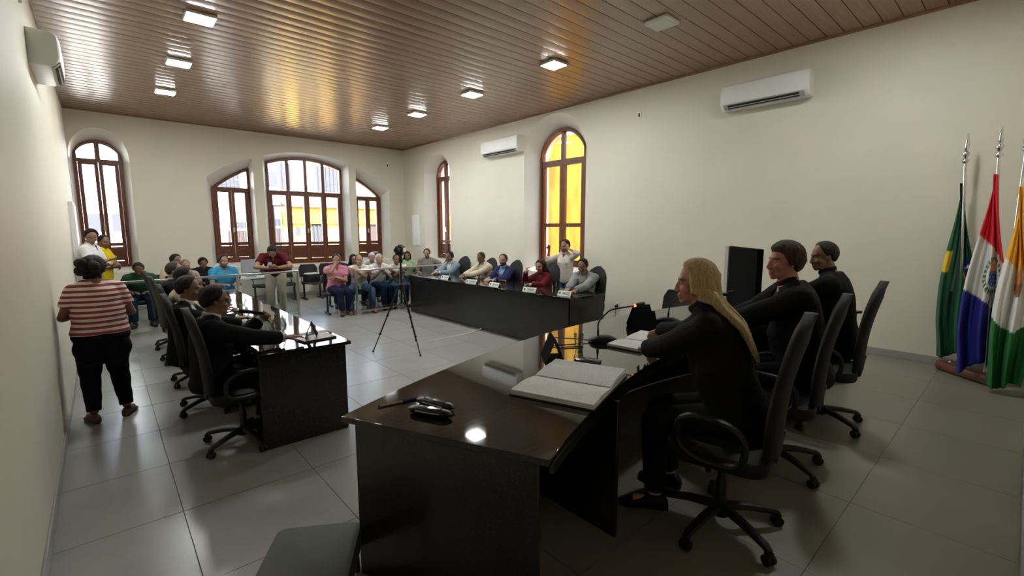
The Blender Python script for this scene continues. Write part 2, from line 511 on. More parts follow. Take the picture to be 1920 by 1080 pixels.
# ------------------------------------------------------------------ windows
def build_window(n, k):
    tf = mapW(k['W']); u0, u1, z0, top = k['frame']
    fw = .062
    root = link('window_%d' % n, None); root.empty_display_size = .1; tag(root, kind='structure')
    def bar(mb, a, b, z_0, z_1, d0=FD - .03, d1=FD + .05):
        mb.prism([(a, z_0), (b, z_0), (b, z_1), (a, z_1)], d0, d1, lambda u, z, d: tf(u, d, z))
    # frame ring
    A = profile(u0, u1, z0, top)
    it = lambda u: top(min(max(u, u0), u1)) - fw * 1.15
    B = profile(u0 + fw, u1 - fw, z0 + fw, it)
    mb = MB()
    d0, d1 = FD - .05, FD + .07
    R = [[tf(p[0], d1, p[1]) for p in A], [tf(p[0], d0, p[1]) for p in A], [tf(p[0], d0, p[1]) for p in B], [tf(p[0], d1, p[1]) for p in B], [tf(p[0], d1, p[1]) for p in A]]
    mb.rings(R, True, False); mb.build('frame', 'wood', root, ang=30)
    ztr, zgl, nc = k['ztr'], k['zgl'], k['ncol']
    mb = MB(); bar(mb, u0 + fw * .5, u1 - fw * .5, ztr - .035, ztr + .035); mb.build('transom', 'wood', root)
    cw = (u1 - u0 - 2 * fw) / nc
    def col_poly(a, b, z_0, z_1=None):
        if z_1 is not None: return [(a, z_0), (b, z_0), (b, z_1), (a, z_1)]
        us = np.linspace(b, a, 18)
        pts = [(a, z_0), (b, z_0)]
        for u in us:
            z = it(u)
            pts.append((float(u), max(z + .015, z_0 + .002)))
        return pts
    for c in range(nc):
        a = u0 + fw + c * cw; b = a + cw
        if c and not k.get('one'):                                # upper mullion
            mb = MB(); bar(mb, a - .042, a + .042, ztr + .03, max(it(a) + .02, ztr + .05)); mb.build('mullion', 'wood', root)
        if k.get('one'):
            if c == 0:
                mb = MB(); mb.prism(col_poly(a + .01, u1 - fw - .01, ztr + .02), FD + .008, FD + .014, lambda u, z, d: tf(u, d, z))
                mb.build('pane', 'window_glass', root)
        elif max(it(a + .03), it(b - .03)) > ztr + .08:
            mb = MB(); mb.prism(col_poly(a + .01, b - .01, ztr + .02), FD + .008, FD + .014, lambda u, z, d: tf(u, d, z))
            mb.build('pane', 'window_glass', root)
        # lower leaf: stiles, rails, pane, boarded panel
        st = .07
        leaf = MB()
        bar(leaf, a + .003, a + st, z0 + fw, ztr - .03); bar(leaf, b - st, b - .003, z0 + fw, ztr - .03)
        bar(leaf, a + st, b - st, ztr - .09, ztr - .035)
        bar(leaf, a + st, b - st, z0 + fw, z0 + fw + .07)
        if k['wood']: bar(leaf, a + st, b - st, zgl - .075, zgl)
        if k.get('mid'): bar(leaf, a + st, b - st, k['mid'] - .04, k['mid'] + .04)
        lf = leaf.build('casement', 'wood', root)
        zp = zgl if k['wood'] else z0 + fw + .06
        segs = [(zp, ztr - .08)] if not k.get('mid') else [(zp, k['mid'] - .035), (k['mid'] + .035, ztr - .08)]
        for (za, zb) in segs:
            mb = MB(); mb.prism(col_poly(a + st - .005, b - st + .005, za, zb), FD + .008, FD + .014, lambda u, z, d: tf(u, d, z))
            mb.build('pane', 'window_glass', lf)
        if k['wood']:
            zt = zgl - .075; zb_ = z0 + fw + .07; nb = 4
            hgt = (zt - zb_ - .030) / nb
            for q in range(nb):
                zz = zb_ + .012 + q * hgt
                mb = MB(); bar(mb, a + st, b - st, zz, zz + hgt - .0005, FD - .012 + .006 * (q % 2), FD + .02)
                mb.build('board', 'wood', lf)
        if c == nc // 2:
            mb = MB(); bar(mb, a - .02, a + .02, zgl + .25, zgl + .37, FD - .045, FD - .03)
            mb.build('latch', 'chrome', lf)
for n, k in WIN.items(): build_window(n, k)

# ------------------------------------------------------------------ the street outside
YS = 21.0
tag(MB().box((4, 24, -.75), (60, 21, .2)).build('ground_street', 'asphalt'), kind='structure')
def house(name, label, x0, x1, h, depth, mat, group=None):
    t = thing(name, label, 'building', ((x0 + x1) / 2, YS, -.65))
    cx = (x0 + x1) / 2
    MB().box((0, depth / 2, h / 2), (x1 - x0, depth, h)).build('wall', mat, t)
    def opening(nm, xa, xb, za, zb, m, frame=None, bars=0, cross=False):
        b = MB(); b.box(((xa + xb) / 2 - cx, -.02, (za + zb) / 2 + .65), (xb - xa, .06, zb - za))
        o = b.build(nm, m, t)
        if frame:
            f = MB()
            for (c, d) in ((((xa - .05), (za + zb) / 2), (.1, zb - za + .1)), (((xb + .05), (za + zb) / 2), (.1, zb - za + .1)), (((xa + xb) / 2, zb + .05), (xb - xa + .2, .1))):
                f.box((c[0] - cx, -.04, c[1] + .65), (d[0], .10, d[1]))
            f.build('frame', frame, o)
        for q in range(bars):
            xx = xa + (xb - xa) * (q + .5) / bars
            MB().box((xx - cx, -.07, (za + zb) / 2 + .65), (.03, .04, zb - za)).build('bar', 'house_grey', o)
        return o
    return t, opening
t, op = house('white_house', 'white rendered two-storey house across the street, brown gate and grilled window', -9, 5.75, 5.9, 6, 'house_white')
op('window', -.30, .22, 1.72, 2.32, 'house_grey'); op('window', .35, .95, 1.72, 2.32, 'house_grey')
op('gate', 3.75, 4.55, -.6, 1.75, 'house_gate', bars=5); op('gate', 5.0, 5.7, -.6, 1.85, 'house_gate', bars=5)
op('grille', 3.8, 4.6, 1.85, 2.1, 'house_grey', bars=6); op('grille', 5.0, 5.7, 1.95, 2.25, 'house_grey', bars=6)
op('window', 5.05, 5.68, 3.55, 4.15, 'house_grey'); op('window', 3.5, 4.3, 3.3, 4.0, 'house_grey', bars=6)
op('door', -3.2, -2.2, -.6, 1.9, 'house_gate')
t, op = house('yellow_house', 'low yellow house across the street with grey doors and orange door frames', 5.79, 17, 3.4, 7, 'house_yellow')
MB().box((0, -.06, 2.95), (11.2, .16, .5)).build('band', 'band_yellow', t)
op('door', 6.95, 7.62, -.6, 2.2, 'house_grey', bars=4); op('door', 8.2, 8.9, -.6, 2.2, 'house_grey', 'orange_trim')
op('door', 9.6, 10.3, -.6, 2.2, 'house_gate', 'orange_trim'); op('window', 11.2, 12.2, .6, 2.0, 'house_grey', 'orange_trim')
op('meter_box', 6.30, 6.48, 1.56, 1.90, 'house_grey')
rf = MB(); rf.prism([(-.25, 3.4), (3.2, 4.35), (7, 3.4)], -5.5, 5.5, lambda y, z, x: (x, y, z)); rf.build('roof', 'roof_tile', t)
t, op = house('grey_house', 'pale upper house with dark window rising behind the yellow roof', 5.9, 16, 7.2, 5, 'house_white')
t.location.y = YS + 8
op('window', 7.4, 8.6, 4.0, 5.6, 'house_grey', bars=6); op('window', 10, 11.4, 4.0, 5.6, 'house_grey', bars=6)
p_ = thing('street_lamp', 'thin dark street lamp post standing by the brown gate outside', 'street lamp', (5.05, 19.4, -.65))
MB().tube([(0, 0, 0), (0, 0, 3.3)], [.04, .03], 8).build('pole', 'dark_metal', p_)
MB().box((0, 0, 3.34), (.5, .12, .07)).build('lamp_head', 'dark_metal', p_)
# ochre wall along the alley beside the hall
aw = thing('alley_wall', 'ochre yellow rendered wall across the alley beside the hall', 'wall', (10.6, 3.2, -.65))
MB().box((.15, 0, 2.6), (.3, 19, 5.2)).build('wall', 'alley_yellow', aw)
MB().box((.15, 0, 5.25), (.5, 19, .12)).build('coping', 'house_white', aw)
tag(MB().box((9.15, 6, -.75), (2.9, 26, .2)).build('ground_alley', 'asphalt'), kind='structure')
# ------------------------------------------------------------------ desks
def slab(poly, z0, z1):
    return MB().prism(poly, z0, z1)
ZT = DZ + .75
t = thing('head_table', 'curved black granite head table on the dais, nearest desk, speckled end panel', 'desk', (CX, 1.8, DZ))
def loc(poly): return [(x - CX, y - 1.8) for x, y in poly]
far = [(x, far_q(x)) for x in np.linspace(.72, 6.08, 30)]
inn = [(x, inn_q(x)) for x in np.linspace(5.68, 1.12, 30)]
slab(loc(far + inn), .75 - .028, .75).build('tabletop', 'granite', t, bevel=.004)
def lathlike(path, th, z0, z1, name):
    # vertical panel of given thickness that follows a path in plan
    P = np.array(path); Tn = np.gradient(P, axis=0); Tn /= np.linalg.norm(Tn, axis=1)[:, None]
    Nn = np.stack([-Tn[:, 1], Tn[:, 0]], 1) * th / 2
    poly = [tuple(p) for p in P + Nn] + [tuple(p) for p in (P - Nn)[::-1]]
    return slab(loc(poly), z0, z1).build(name, 'granite_side', t, bevel=.003)
lathlike([(x, far_q(x) - .05) for x in np.linspace(.80, 6.0, 30)], .02, 0, .722, 'front_panel')
lathlike([(.775, 1.90), (1.135, 1.12)], .024, 0, .722, 'end_panel')
lathlike([(6.025, 1.90), (5.665, 1.12)], .024, 0, .722, 'end_panel')
lathlike([(1.84, 2.26), (1.84, 1.27)], .022, 0, .722, 'support_panel')
lathlike([(4.96, 2.26), (4.96, 1.27)], .022, 0, .722, 'support_panel')
lathlike([(x, inn_q(x) + .012) for x in np.linspace(5.62, 1.16, 30)], .02, .672, .722, 'apron')

def side_desk(x0, x1, y0, y1, front, label):
    t = thing('council_desk', label, 'desk', ((x0 + x1) / 2, (y0 + y1) / 2, 0))
    cx, cy = (x0 + x1) / 2, (y0 + y1) / 2
    MB().box((0, 0, .785), (x1 - x0, y1 - y0, .03)).build('tabletop', 'granite', t, bevel=.004)
    fx = front - cx
    MB().box((fx - math.copysign(.045, fx), 0, .385), (.025, y1 - y0 - .10, .77)).build('front_panel', 'granite_side', t, bevel=.003)
    for yy in (-1, 1):
        MB().box((-math.copysign(.02, fx), yy * ((y1 - y0) / 2 - .035), .385), (x1 - x0 - .06, .025, .77)).build('end_panel', 'granite_side', t, bevel=.003)
    for k in (-1, 0, 1):
        MB().box((-math.copysign(.05, fx), k * (y1 - y0) / 4, .36), (x1 - x0 - .25, .022, .72)).build('support_panel', 'granite_side', t, bevel=.003)
    return t
side_desk(.84, 1.59, 3.94, 8.75, 1.59, 'long black granite desk along the pale wall, mirror-bright top, men in dark suits')
side_desk(4.96, 5.80, 4.32, 9.02, 4.96, 'long black granite desk near the yellow window, five white name cards on top')

# ------------------------------------------------------------------ office chairs
def make_chair(label):
    t = thing('office_chair', label, 'chair', (0, 0, 0), 0)
    # faces +Y
    mb = MB(); mb.rbox((0, .01, .455), (.49, .48, .085), .10, 5); mb.build('seat', 'black_fabric', t)
    # backrest: tall rounded slab leaning back
    R = []
    zs = np.linspace(0, 1, 13)
    for q in zs:
        z = .50 + .68 * q
        yb = -.225 - .11 * q - .03 * math.sin(q * PI) * -1
        if q < .12: wd = .17 + .05 * (q / .12)
        elif q < .62: wd = .22 + .012 * math.sin((q - .12) / .5 * PI)
        else: wd = .22 * math.sqrt(max(.02, 1 - ((q - .62) / .385) ** 2))
        th = .036 * (1 if q < .9 else .75)
        R.append([(wd * math.copysign(abs(math.cos(a)) ** .55, math.cos(a)), yb + th * math.copysign(abs(math.sin(a)) ** .8, math.sin(a)) - .035 * (math.cos(a) ** 2) * -1 * .5, z) for a in np.linspace(0, 2 * PI, 24, endpoint=False)])
    MB().rings(R).build('backrest', 'black_fabric', t, ang=60)
    mb = MB(); mb.tube([(0, .02, .40), (0, -.17, .40), (0, -.235, .44), (0, -.25, .54), (0, -.262, .60)], [.03, .03, .032, .028, .02], 8, flat=.5); mb.build('back_bracket', 'black_plastic', t)
    mb = MB(); mb.lathe([(.028, .11), (.028, .26), (.022, .27), (.022, .38), (.06, .40), (.06, .41)], n=14); mb.build('gas_column', 'dark_metal', t)
    hub = MB(); hub.lathe([(.05, .075), (.055, .09), (.05, .13), (.03, .135)], n=14); hub = hub.build('hub', 'black_plastic', t)
    for k in range(5):
        a = 2 * PI * k / 5 + .3
        c, s_ = math.cos(a), math.sin(a)
        mb = MB(); mb.tube([(.03 * c, .03 * s_, .118), (.16 * c, .16 * s_, .108), (.29 * c, .29 * s_, .082), (.315 * c, .315 * s_, .068)], [.030, .027, .023, .018], 8, flat=.75)
        lg = mb.build('leg', 'black_plastic', t)
        cc = MB()
        for sd in (-1, 1):
            R = []
            for dx in (-.009, .009):
                ctr = np.array([.31 * c, .31 * s_, .027]) + (sd * .014 + dx) * np.array([-s_, c, 0])
                R.append([ctr + .026 * (math.cos(b) * np.array([c, s_, 0]) + math.sin(b) * np.array([0, 0, 1])) for b in np.linspace(0, 2 * PI, 14, endpoint=False)])
            cc.rings(R)
        cc.box((.31 * c, .31 * s_, .05), (.03, .03, .03), a)
        cc.build('caster', 'black_plastic', lg)
    for sd in (-1, 1):
        x = sd * .275
        pts = []
        for b in np.linspace(0, 2 * PI, 22, endpoint=False):
            yy = .02 + .15 * math.copysign(abs(math.cos(b)) ** .8, math.cos(b)); zz = .575 + .105 * math.copysign(abs(math.sin(b)) ** .7, math.sin(b)) + .02 * math.cos(b)
            pts.append((x, yy, zz))
        mb = MB(); mb.loop(pts, .017, 8, up=(1, 0, 0), flat=1.35)
        mb.tube([(sd * .20, .02, .425), (sd * .265, .02, .43), (x, .02, .475)], .016, 8)
        mb.build('armrest', 'black_plastic', t)
    return t
chair0 = make_chair('')
CH_USED = [False]
def chair(x, y, z, heading, label, group):
    rz = math.radians(heading - 90)
    if not CH_USED[0]:
        CH_USED[0] = True
        chair0.location = (x, y, z); chair0.rotation_euler = (0, 0, rz); chair0['label'] = label; chair0['group'] = group
        return chair0
    return dup(chair0, (x, y, z), rz, label, group)
G1, G2, G3 = 'office chairs behind the head table', 'office chairs along the pale wall', 'office chairs by the yellow window'
chair(2.33, .96, DZ, 104, 'black office chair under the blonde woman, five-star base in full view', G1)
chair(3.24, 1.02, DZ, 102, 'black office chair behind the brown-haired man in black suit', G1)
chair(4.28, 1.02, DZ, 100, 'black office chair tilted back beside the short-haired man, nearest the flags', G1)
chair(.77, 4.27, 0, -4, 'black office chair under the bespectacled man holding a microphone', G2)
chair(.72, 5.36, 0, -6, 'black office chair behind the suited man with white shirt collar', G2)
chair(.76, 6.42, 0, 0, 'black office chair behind the man in a cream jacket', G2)
chair(.76, 7.58, 0, 4, 'black office chair behind the older man in black jacket', G2)
chair(.76, 8.62, 0, -4, 'empty black office chair standing last along the left desk, next to the glass railing', G2)
chair(5.92, 8.56, 0, 188, 'black office chair under the man in light blue suit', G3)
chair(6.00, 7.72, 0, 182, 'black office chair under the man in beige suit', G3)
chair(5.90, 6.82, 0, 178, 'black office chair under the bearded man in navy suit', G3)
chair(5.94, 5.86, 0, 180, 'black office chair under the woman in maroon blouse', G3)
chair(5.82, 4.74, 0, 178, 'black office chair under the man in grey jacket', G3)

# ------------------------------------------------------------------ waiting seats in the audience
def make_seat(label):
    t = thing('waiting_chair', label, 'chair')
    mb = MB()
    R = []
    for y, z, wd in ((.22, .43, .21), (.20, .455, .225), (.0, .44, .23), (-.17, .445, .225), (-.20, .46, .20)):
        R.append([(x, y, z - .02 * (1 - (x / .23) ** 2) + o) for x, o in [(wd * s_, 0) for s_ in np.linspace(-1, 1, 7)] + [(wd * s_, -.022) for s_ in np.linspace(1, -1, 7)]])
    mb.rings(R); mb.build('seat', 'black_plastic', t, ang=60)
    mb = MB(); R = []
    for q in np.linspace(0, 1, 7):
        z = .56 + .32 * q; wd = .235 * (1 - .25 * max(0, q - .7) / .3); y = -.215 - .07 * q
        R.append([(wd * s_, y - .03 * (1 - s_ * s_) + o, z) for s_, o in [(a, .012) for a in np.linspace(-1, 1, 7)] + [(a, -.012) for a in np.linspace(1, -1, 7)]])
    mb.rings(R); mb.build('backrest', 'black_plastic', t, ang=60)
    mb = MB(); mb.box((0, -.02, .405), (.50, .05, .04)); mb.build('beam', 'dark_metal', t)
    for sd in (-1, 1):
        mb = MB(); mb.tube([(sd * .17, .0, .41), (sd * .19, -.17, .42), (sd * .19, -.245, .60), (sd * .19, -.26, .72)], .011, 6); mb.build('back_strut', 'dark_metal', t)
        mb = MB(); mb.box((sd * .2, -.02, .20), (.035, .05, .38)); mb.box((sd * .2, -.02, .018), (.045, .42, .035)); mb.build('leg', 'dark_metal', t)
    return t
seat0 = make_seat(''); SEAT_USED = [False]
def wseat(x, y, heading, label, group='waiting chairs of the audience'):
    rz = math.radians(heading - 90)
    if not SEAT_USED[0]:
        SEAT_USED[0] = True
        seat0.location = (x, y, 0); seat0.rotation_euler = (0, 0, rz); seat0['label'] = label; seat0['group'] = group
        return seat0
    return dup(seat0, (x, y, 0), rz, label, group)

# ------------------------------------------------------------------ glass railings
def railing(x0, y0, x1, y1, npan, label):
    L_ = math.hypot(x1 - x0, y1 - y0); rz = math.atan2(y1 - y0, x1 - x0)
    t = thing('glass_railing', label, 'railing', (x0, y0, 0), rz)
    for k in range(npan + 1):
        x = .022 + (L_ - .044) * k / npan
        mb = MB(); mb.box((x, 0, .46), (.04, .04, .92)); p = mb.build('post', 'steel', t, bevel=.004)
        mb = MB(); mb.box((x, 0, .006), (.09, .09, .012)); mb.build('base_plate', 'steel', p)
    mb = MB(); mb.box((L_ / 2, 0, .935), (L_, .05, .035)); mb.build('handrail', 'steel', t, bevel=.006)
    for k in range(npan):
        xa = .055 + (L_ - .044) * k / npan; xb = (L_ - .044) * (k + 1) / npan - .01
        mb = MB(); mb.box(((xa + xb) / 2, 0, .49), (xb - xa, .008, .80)); mb.build('pane', 'rail_glass', t)
        mb = MB(); mb.box(((xa + xb) / 2, 0, .07), (xb - xa, .03, .03)); mb.build('bottom_rail', 'steel', t)
railing(XL + .01, 9.62, 2.98, 9.98, 3, 'glass panel railing with steel posts behind the left desk, ending beside the maroon-shirted man')
railing(3.88, 9.26, XR - .05, 9.62, 3, 'glass panel railing with steel posts behind the tripod, reaching the right-hand wall')

# ------------------------------------------------------------------ ceiling lamps
def lamp(x, y, lit, label):
    t = thing('ceiling_lamp', label, 'lamp', (x, y, ZC), 0, 'square ceiling lamps')
    fr = MB(); fr.box((0, 0, -.022), (.30, .30, .036)); fr.build('housing', 'white_plastic', t, bevel=.006)
    d = MB(); d.box((0, 0, -.042), (.262, .262, .006)); d.build('diffuser', 'lamp_on' if lit else 'card_white', t)
rowL = [4.80, 6.62, 8.53, 10.42]
wl_ = ['just above the picture, over the left desk', 'nearest one of the left row in view,', 'second of the left row', 'farthest of the left row, near the back wall']
for y, s_ in zip(rowL[1:], wl_[1:]): lamp(1.07, y, True, 'lit square ceiling lamp, ' + s_)
rowR = [3.14, 4.93, 6.94, 8.87, 10.6]
wr_ = ['', 'first of the right row, beside the yellow reflection', 'second of the right row', 'third of the right row', 'farthest of the right row, near the back corner']
lamp(5.22, 1.20, True, 'added square fill lamp over the dais, lit, unseen just above the picture')  # added unseen lamp, brightens the otherwise too dark near side of the room
lamp(5.17, 3.14, False, 'unlit square ceiling lamp above the head table, the only dark one')
for y, s_ in list(zip(rowR, wr_))[1:]: lamp(5.22, y, True, 'lit square ceiling lamp, ' + s_)

# ------------------------------------------------------------------ air conditioners
def air_con(W, a0, a1, z0, z1, dep, label):
    L_ = a1 - a0
    if W == 'left': loc_, rz = (XL, (a0 + a1) / 2, z0), -PI / 2
    else: loc_, rz = (XR, (a0 + a1) / 2, z0), PI / 2
    t = thing('air_conditioner', label, 'air conditioner', loc_, rz)
    # local: x along the wall, +y out of the wall
    h = z1 - z0
    sec = [(0, h), (dep * .80, h), (dep * .95, h * .93), (dep, h * .8), (dep, h * .34), (dep * .96, h * .22), (dep * .78, h * .06), (dep * .6, 0), (0, 0)]
    R = []
    for x, s_ in ((-L_ / 2, .93), (-L_ / 2 + .012, .985), (-L_ / 2 + .04, 1), (L_ / 2 - .04, 1), (L_ / 2 - .012, .985), (L_ / 2, .93)):
        R.append([(x, .002 + y * s_, h / 2 + (z - h / 2) * s_) for y, z in sec])
    MB().rings(R).build('body', 'white_plastic', t, ang=30)
    # underside outlet: recessed grey tray, dark slot and louvres
    def face(y_, z_, w_, d_, off, m, nm, xs_=0, par=t):
        a = math.atan2(.30 * h - 0, dep * .40)
        n = np.array([0, math.sin(a), -math.cos(a)]); tt = np.array([0, math.cos(a), math.sin(a)])
        c = np.array([xs_, dep * .80, h * .12]) + tt * y_ + n * off
        mb = MB(); v = []
        for o_ in (-.006, .006):
            for sx, sy in ((-1, -1), (1, -1), (1, 1), (-1, 1)): v.append(c + np.array([sx * w_ / 2, 0, 0]) + tt * sy * d_ / 2 + n * o_)
        mb.add(v, [(3, 2, 1, 0), (4, 5, 6, 7), (0, 1, 5, 4), (1, 2, 6, 5), (2, 3, 7, 6), (3, 0, 4, 7)])
        return mb.build(nm, m, par)
    f = face(0, 0, L_ - .10, .085, .012, 'ac_grey', 'outlet')
    face(.016, 0, L_ - .22, .026, .020, 'dark_slot', 'slot', par=f)
    face(-.018, 0, L_ - .22, .016, .021, 'dark_slot', 'slot', par=f)
    face(-.002, 0, L_ - .20, .010, .026, 'ac_grey', 'louvre', par=f)
    MB().box((L_ * .36, dep * .99, h * .42), (.05, .008, .02)).build('display', 'ac_grey', t)
    return t
air_con('left', 6.25, 7.10, 3.30, 3.62, .22, 'white split air conditioner high on the pale left wall')
air_con('right', 7.66, 8.95, 3.50, 3.86, .23, 'white split air conditioner between the two arched windows of the right wall')
air_con('right', 2.08, 3.22, 3.52, 3.86, .23, 'white split air conditioner alone on the bare right wall above the head table')
cb = MB(); cb.box((XL + .012, 6.0, 3.98), (.024, .03, .50)); tag(cb.build('cable_duct', 'white_plastic', bevel=.003), 'white plastic cable duct above the left air conditioner', 'cable duct')

# sockets and panel
def socket(c, W, label, plug=False, hole=True):
    rz = {'right': PI / 2, 'back': PI}[W]
    t = thing('wall_socket', label, 'socket', c, rz)
    MB().box((0, .006, 0), (.075, .012, .115)).build('plate', 'white_plastic', t, bevel=.003)
    if hole: MB().box((0, .010, 0), (.032, .010, .062)).build('recess', 'dark_slot', t)
    if plug:
        p = MB(); p.box((0, .035, -.01), (.05, .05, .04)); p.build('plug', 'black_plastic', t, bevel=.006)
        MB().tube([(0, .05, -.02), (.0, .06, -.10), (.02, .05, -.22), (.02, .03, -.335)], .005, 6).build('cord', 'black_plastic', t)
socket((XR, 4.73, 3.76), 'right', 'small white wall plate with dark opening high on the right wall')
socket((XR, 5.07, .36), 'right', 'white wall socket low on the right wall with a black plug', plug=True)
socket((6.66, YB, 3.71), 'back', 'small wall plate high on the back wall near the corner')
pb = thing('breaker_panel', 'white electrical panel door on the right wall near the back corner', 'electrical panel', (XR, 12.42, 1.77), PI / 2)
MB().box((0, .012, 0), (.44, .024, .92)).build('box', 'white_plastic', pb, bevel=.004)
MB().box((0, .027, 0), (.38, .008, .86)).build('door', 'white_plastic', pb, bevel=.003)
lb = thing('wall_panel', 'tall pale grey panel standing against the left wall near the back window', 'panel', (XL, 11.2, 1.75), -PI / 2)
MB().box((0, .03, 0), (.9, .06, 1.0)).build('box', 'white_plastic', lb, bevel=.004)
MB().box((0, .064, 0), (.8, .008, .9)).build('door', 'white_plastic', lb, bevel=.003)

# ------------------------------------------------------------------ stool beside the head table
st = thing('padded_stool', 'grey green padded stool left of the head table end, cut by the picture edge', 'stool', (.535, 1.86, 0), math.radians(-32))
mb = MB(); mb.rbox((0, 0, .40), (.37, .42, .10), .045, 4); mb.build('seat', 'stool_vinyl', st)
for sx in (-1, 1):
    for sy in (-1, 1):
        MB().tube([(sx * .15, sy * .17, .36), (sx * .165, sy * .185, 0)], .013, 8).build('leg', 'dark_metal', st)

# ------------------------------------------------------------------ tripod with camera
tp = thing('camera_tripod', 'black tripod standing alone in the middle of the floor', 'tripod', (3.25, 6.1, 0))
MB().tube([(0, 0, .70), (0, 0, 1.36)], .014, 10).build('centre_column', 'black_plastic', tp)
MB().lathe([(.03, .90), (.045, .92), (.045, .98), (.03, 1.0)], n=12).build('collar', 'black_plastic', tp)
MB().lathe([(.02, 1.30), (.032, 1.31), (.032, 1.36), (.02, 1.38), (.02, 1.40), (.04, 1.41), (.04, 1.42)], n=12).build('pan_head', 'black_plastic', tp)
for (fx, fy) in ((2.85 - 3.25, 6.26 - 6.1), (3.25 - 3.25, 5.6 - 6.1), (3.65 - 3.25, 6.42 - 6.1)):
    top_ = np.array([fx * .08, fy * .08, .95]); bot = np.array([fx, fy, .012])
    lg = MB().tube([top_, top_ * .55 + bot * .45], .0135, 8).tube([top_ * .58 + bot * .42, top_ * .27 + bot * .73], .0105, 8).tube([top_ * .3 + bot * .7, bot], .008, 8).build('leg', 'black_plastic', tp)
    for q in (.45, .73):
        c = top_ * (1 - q) + bot * q
        MB().sphere(c, .02, 6).build('clamp', 'black_plastic', lg)
    MB().sphere(bot, .016, 6).build('foot', 'black_plastic', lg)
    MB().tube([(0, 0, .72), top_ * .62 + bot * .38], .005, 6).build('brace', 'black_plastic', tp)
vc = thing('video_camera', 'black video camera mounted on top of the tripod', 'camera', (3.25, 6.1, 1.42), math.radians(-50))
MB().rbox((0, 0, .065), (.10, .16, .12), .02).build('body', 'black_plastic', vc)
MB().tube([(0, -.08, .07), (0, -.15, .07)], .038, 14).build('lens', 'dark_metal', vc)
MB().box((.058, .01, .07), (.012, .09, .06)).build('flip_screen', 'white_plastic', vc)
MB().box((0, 0, .135), (.03, .10, .018)).build('handle', 'black_plastic', vc)
# ------------------------------------------------------------------ things on the head table
def at_ray(u, v, z):
    # where a line of sight through (u, v) of the photograph meets height z; used only to set things down
    pit, yaw, f = math.atan(109 / 861.), math.radians(41.7), 861.
    fw = np.array([math.sin(yaw) * math.cos(pit), math.cos(yaw) * math.cos(pit), -math.sin(pit)])
    rt = np.array([math.cos(yaw), -math.sin(yaw), 0]); up = np.cross(rt, fw)
    d = fw + rt * (u - 960) / f - up * (v - 540) / f
    k = (z - H) / d[2]
    return np.array([0, 0, H]) + d * k

def open_book(name, label, pts, th, z):
    # pts: four table corners (spine-side order a b c d); two page blocks with a gutter
    c = np.mean(pts, axis=0); ex = np.array(pts[1]) - np.array(pts[0]); wd = np.linalg.norm(ex); ex /= wd
    ey = np.array([-ex[1], ex[0]]); hh = abs((np.array(pts[3]) - np.array(pts[0])) @ ey)
    t = thing(name, label, 'book', (c[0], c[1], z), math.atan2(ex[1], ex[0]))
    MB().box((0, 0, .003), (wd + .01, hh + .01, .006)).build('cover', 'dark_slot', t)
    for sd in (-1, 1):
        R = []
        n = 9
        for q in np.linspace(0, 1, n):
            x = sd * (q * wd / 2)
            zt = .006 + th * (.55 + .75 * math.sin(min(1, q * 1.35) * PI * .62) - .35 * q)
            zt = max(zt, .006 + th * .5)
            R.append([(x, -hh / 2, .006), (x, hh / 2, .006), (x, hh / 2, zt), (x, -hh / 2, zt)])
        MB().rings(R).build('page_block', 'page', t, ang=60)
    mb = MB(); R = []
    for q in np.linspace(0, 1, 9):
        x = wd * .5 * q
        zz = .010 + th * (.55 + .75 * math.sin(min(1, q * 1.35) * PI * .62) - .35 * q) + .012 * q ** 3
        R.append([(x, -hh / 2 + .006, zz), (x, hh / 2 - .004, zz), (x, hh / 2 - .004, zz + .0012), (x, -hh / 2 + .006, zz + .0012)])
    mb.rings(R); mb.build('loose_page', 'page', t, ang=60)
    return t
A = [at_ray(*p, ZT)[:2] for p in ((1108, 773), (1170, 708), (1045, 688), (963, 735))]
open_book('open_notebook', 'thick open minute book with curled printed pages near the table end', [A[0], A[1], A[2], A[3]], .026, ZT)
B = [at_ray(*p, ZT)[:2] for p in ((1203, 664), (1262, 640), (1190, 624), (1145, 650))]
open_book('open_book', 'open white book under the writing hand of the blonde woman', B, .018, ZT)

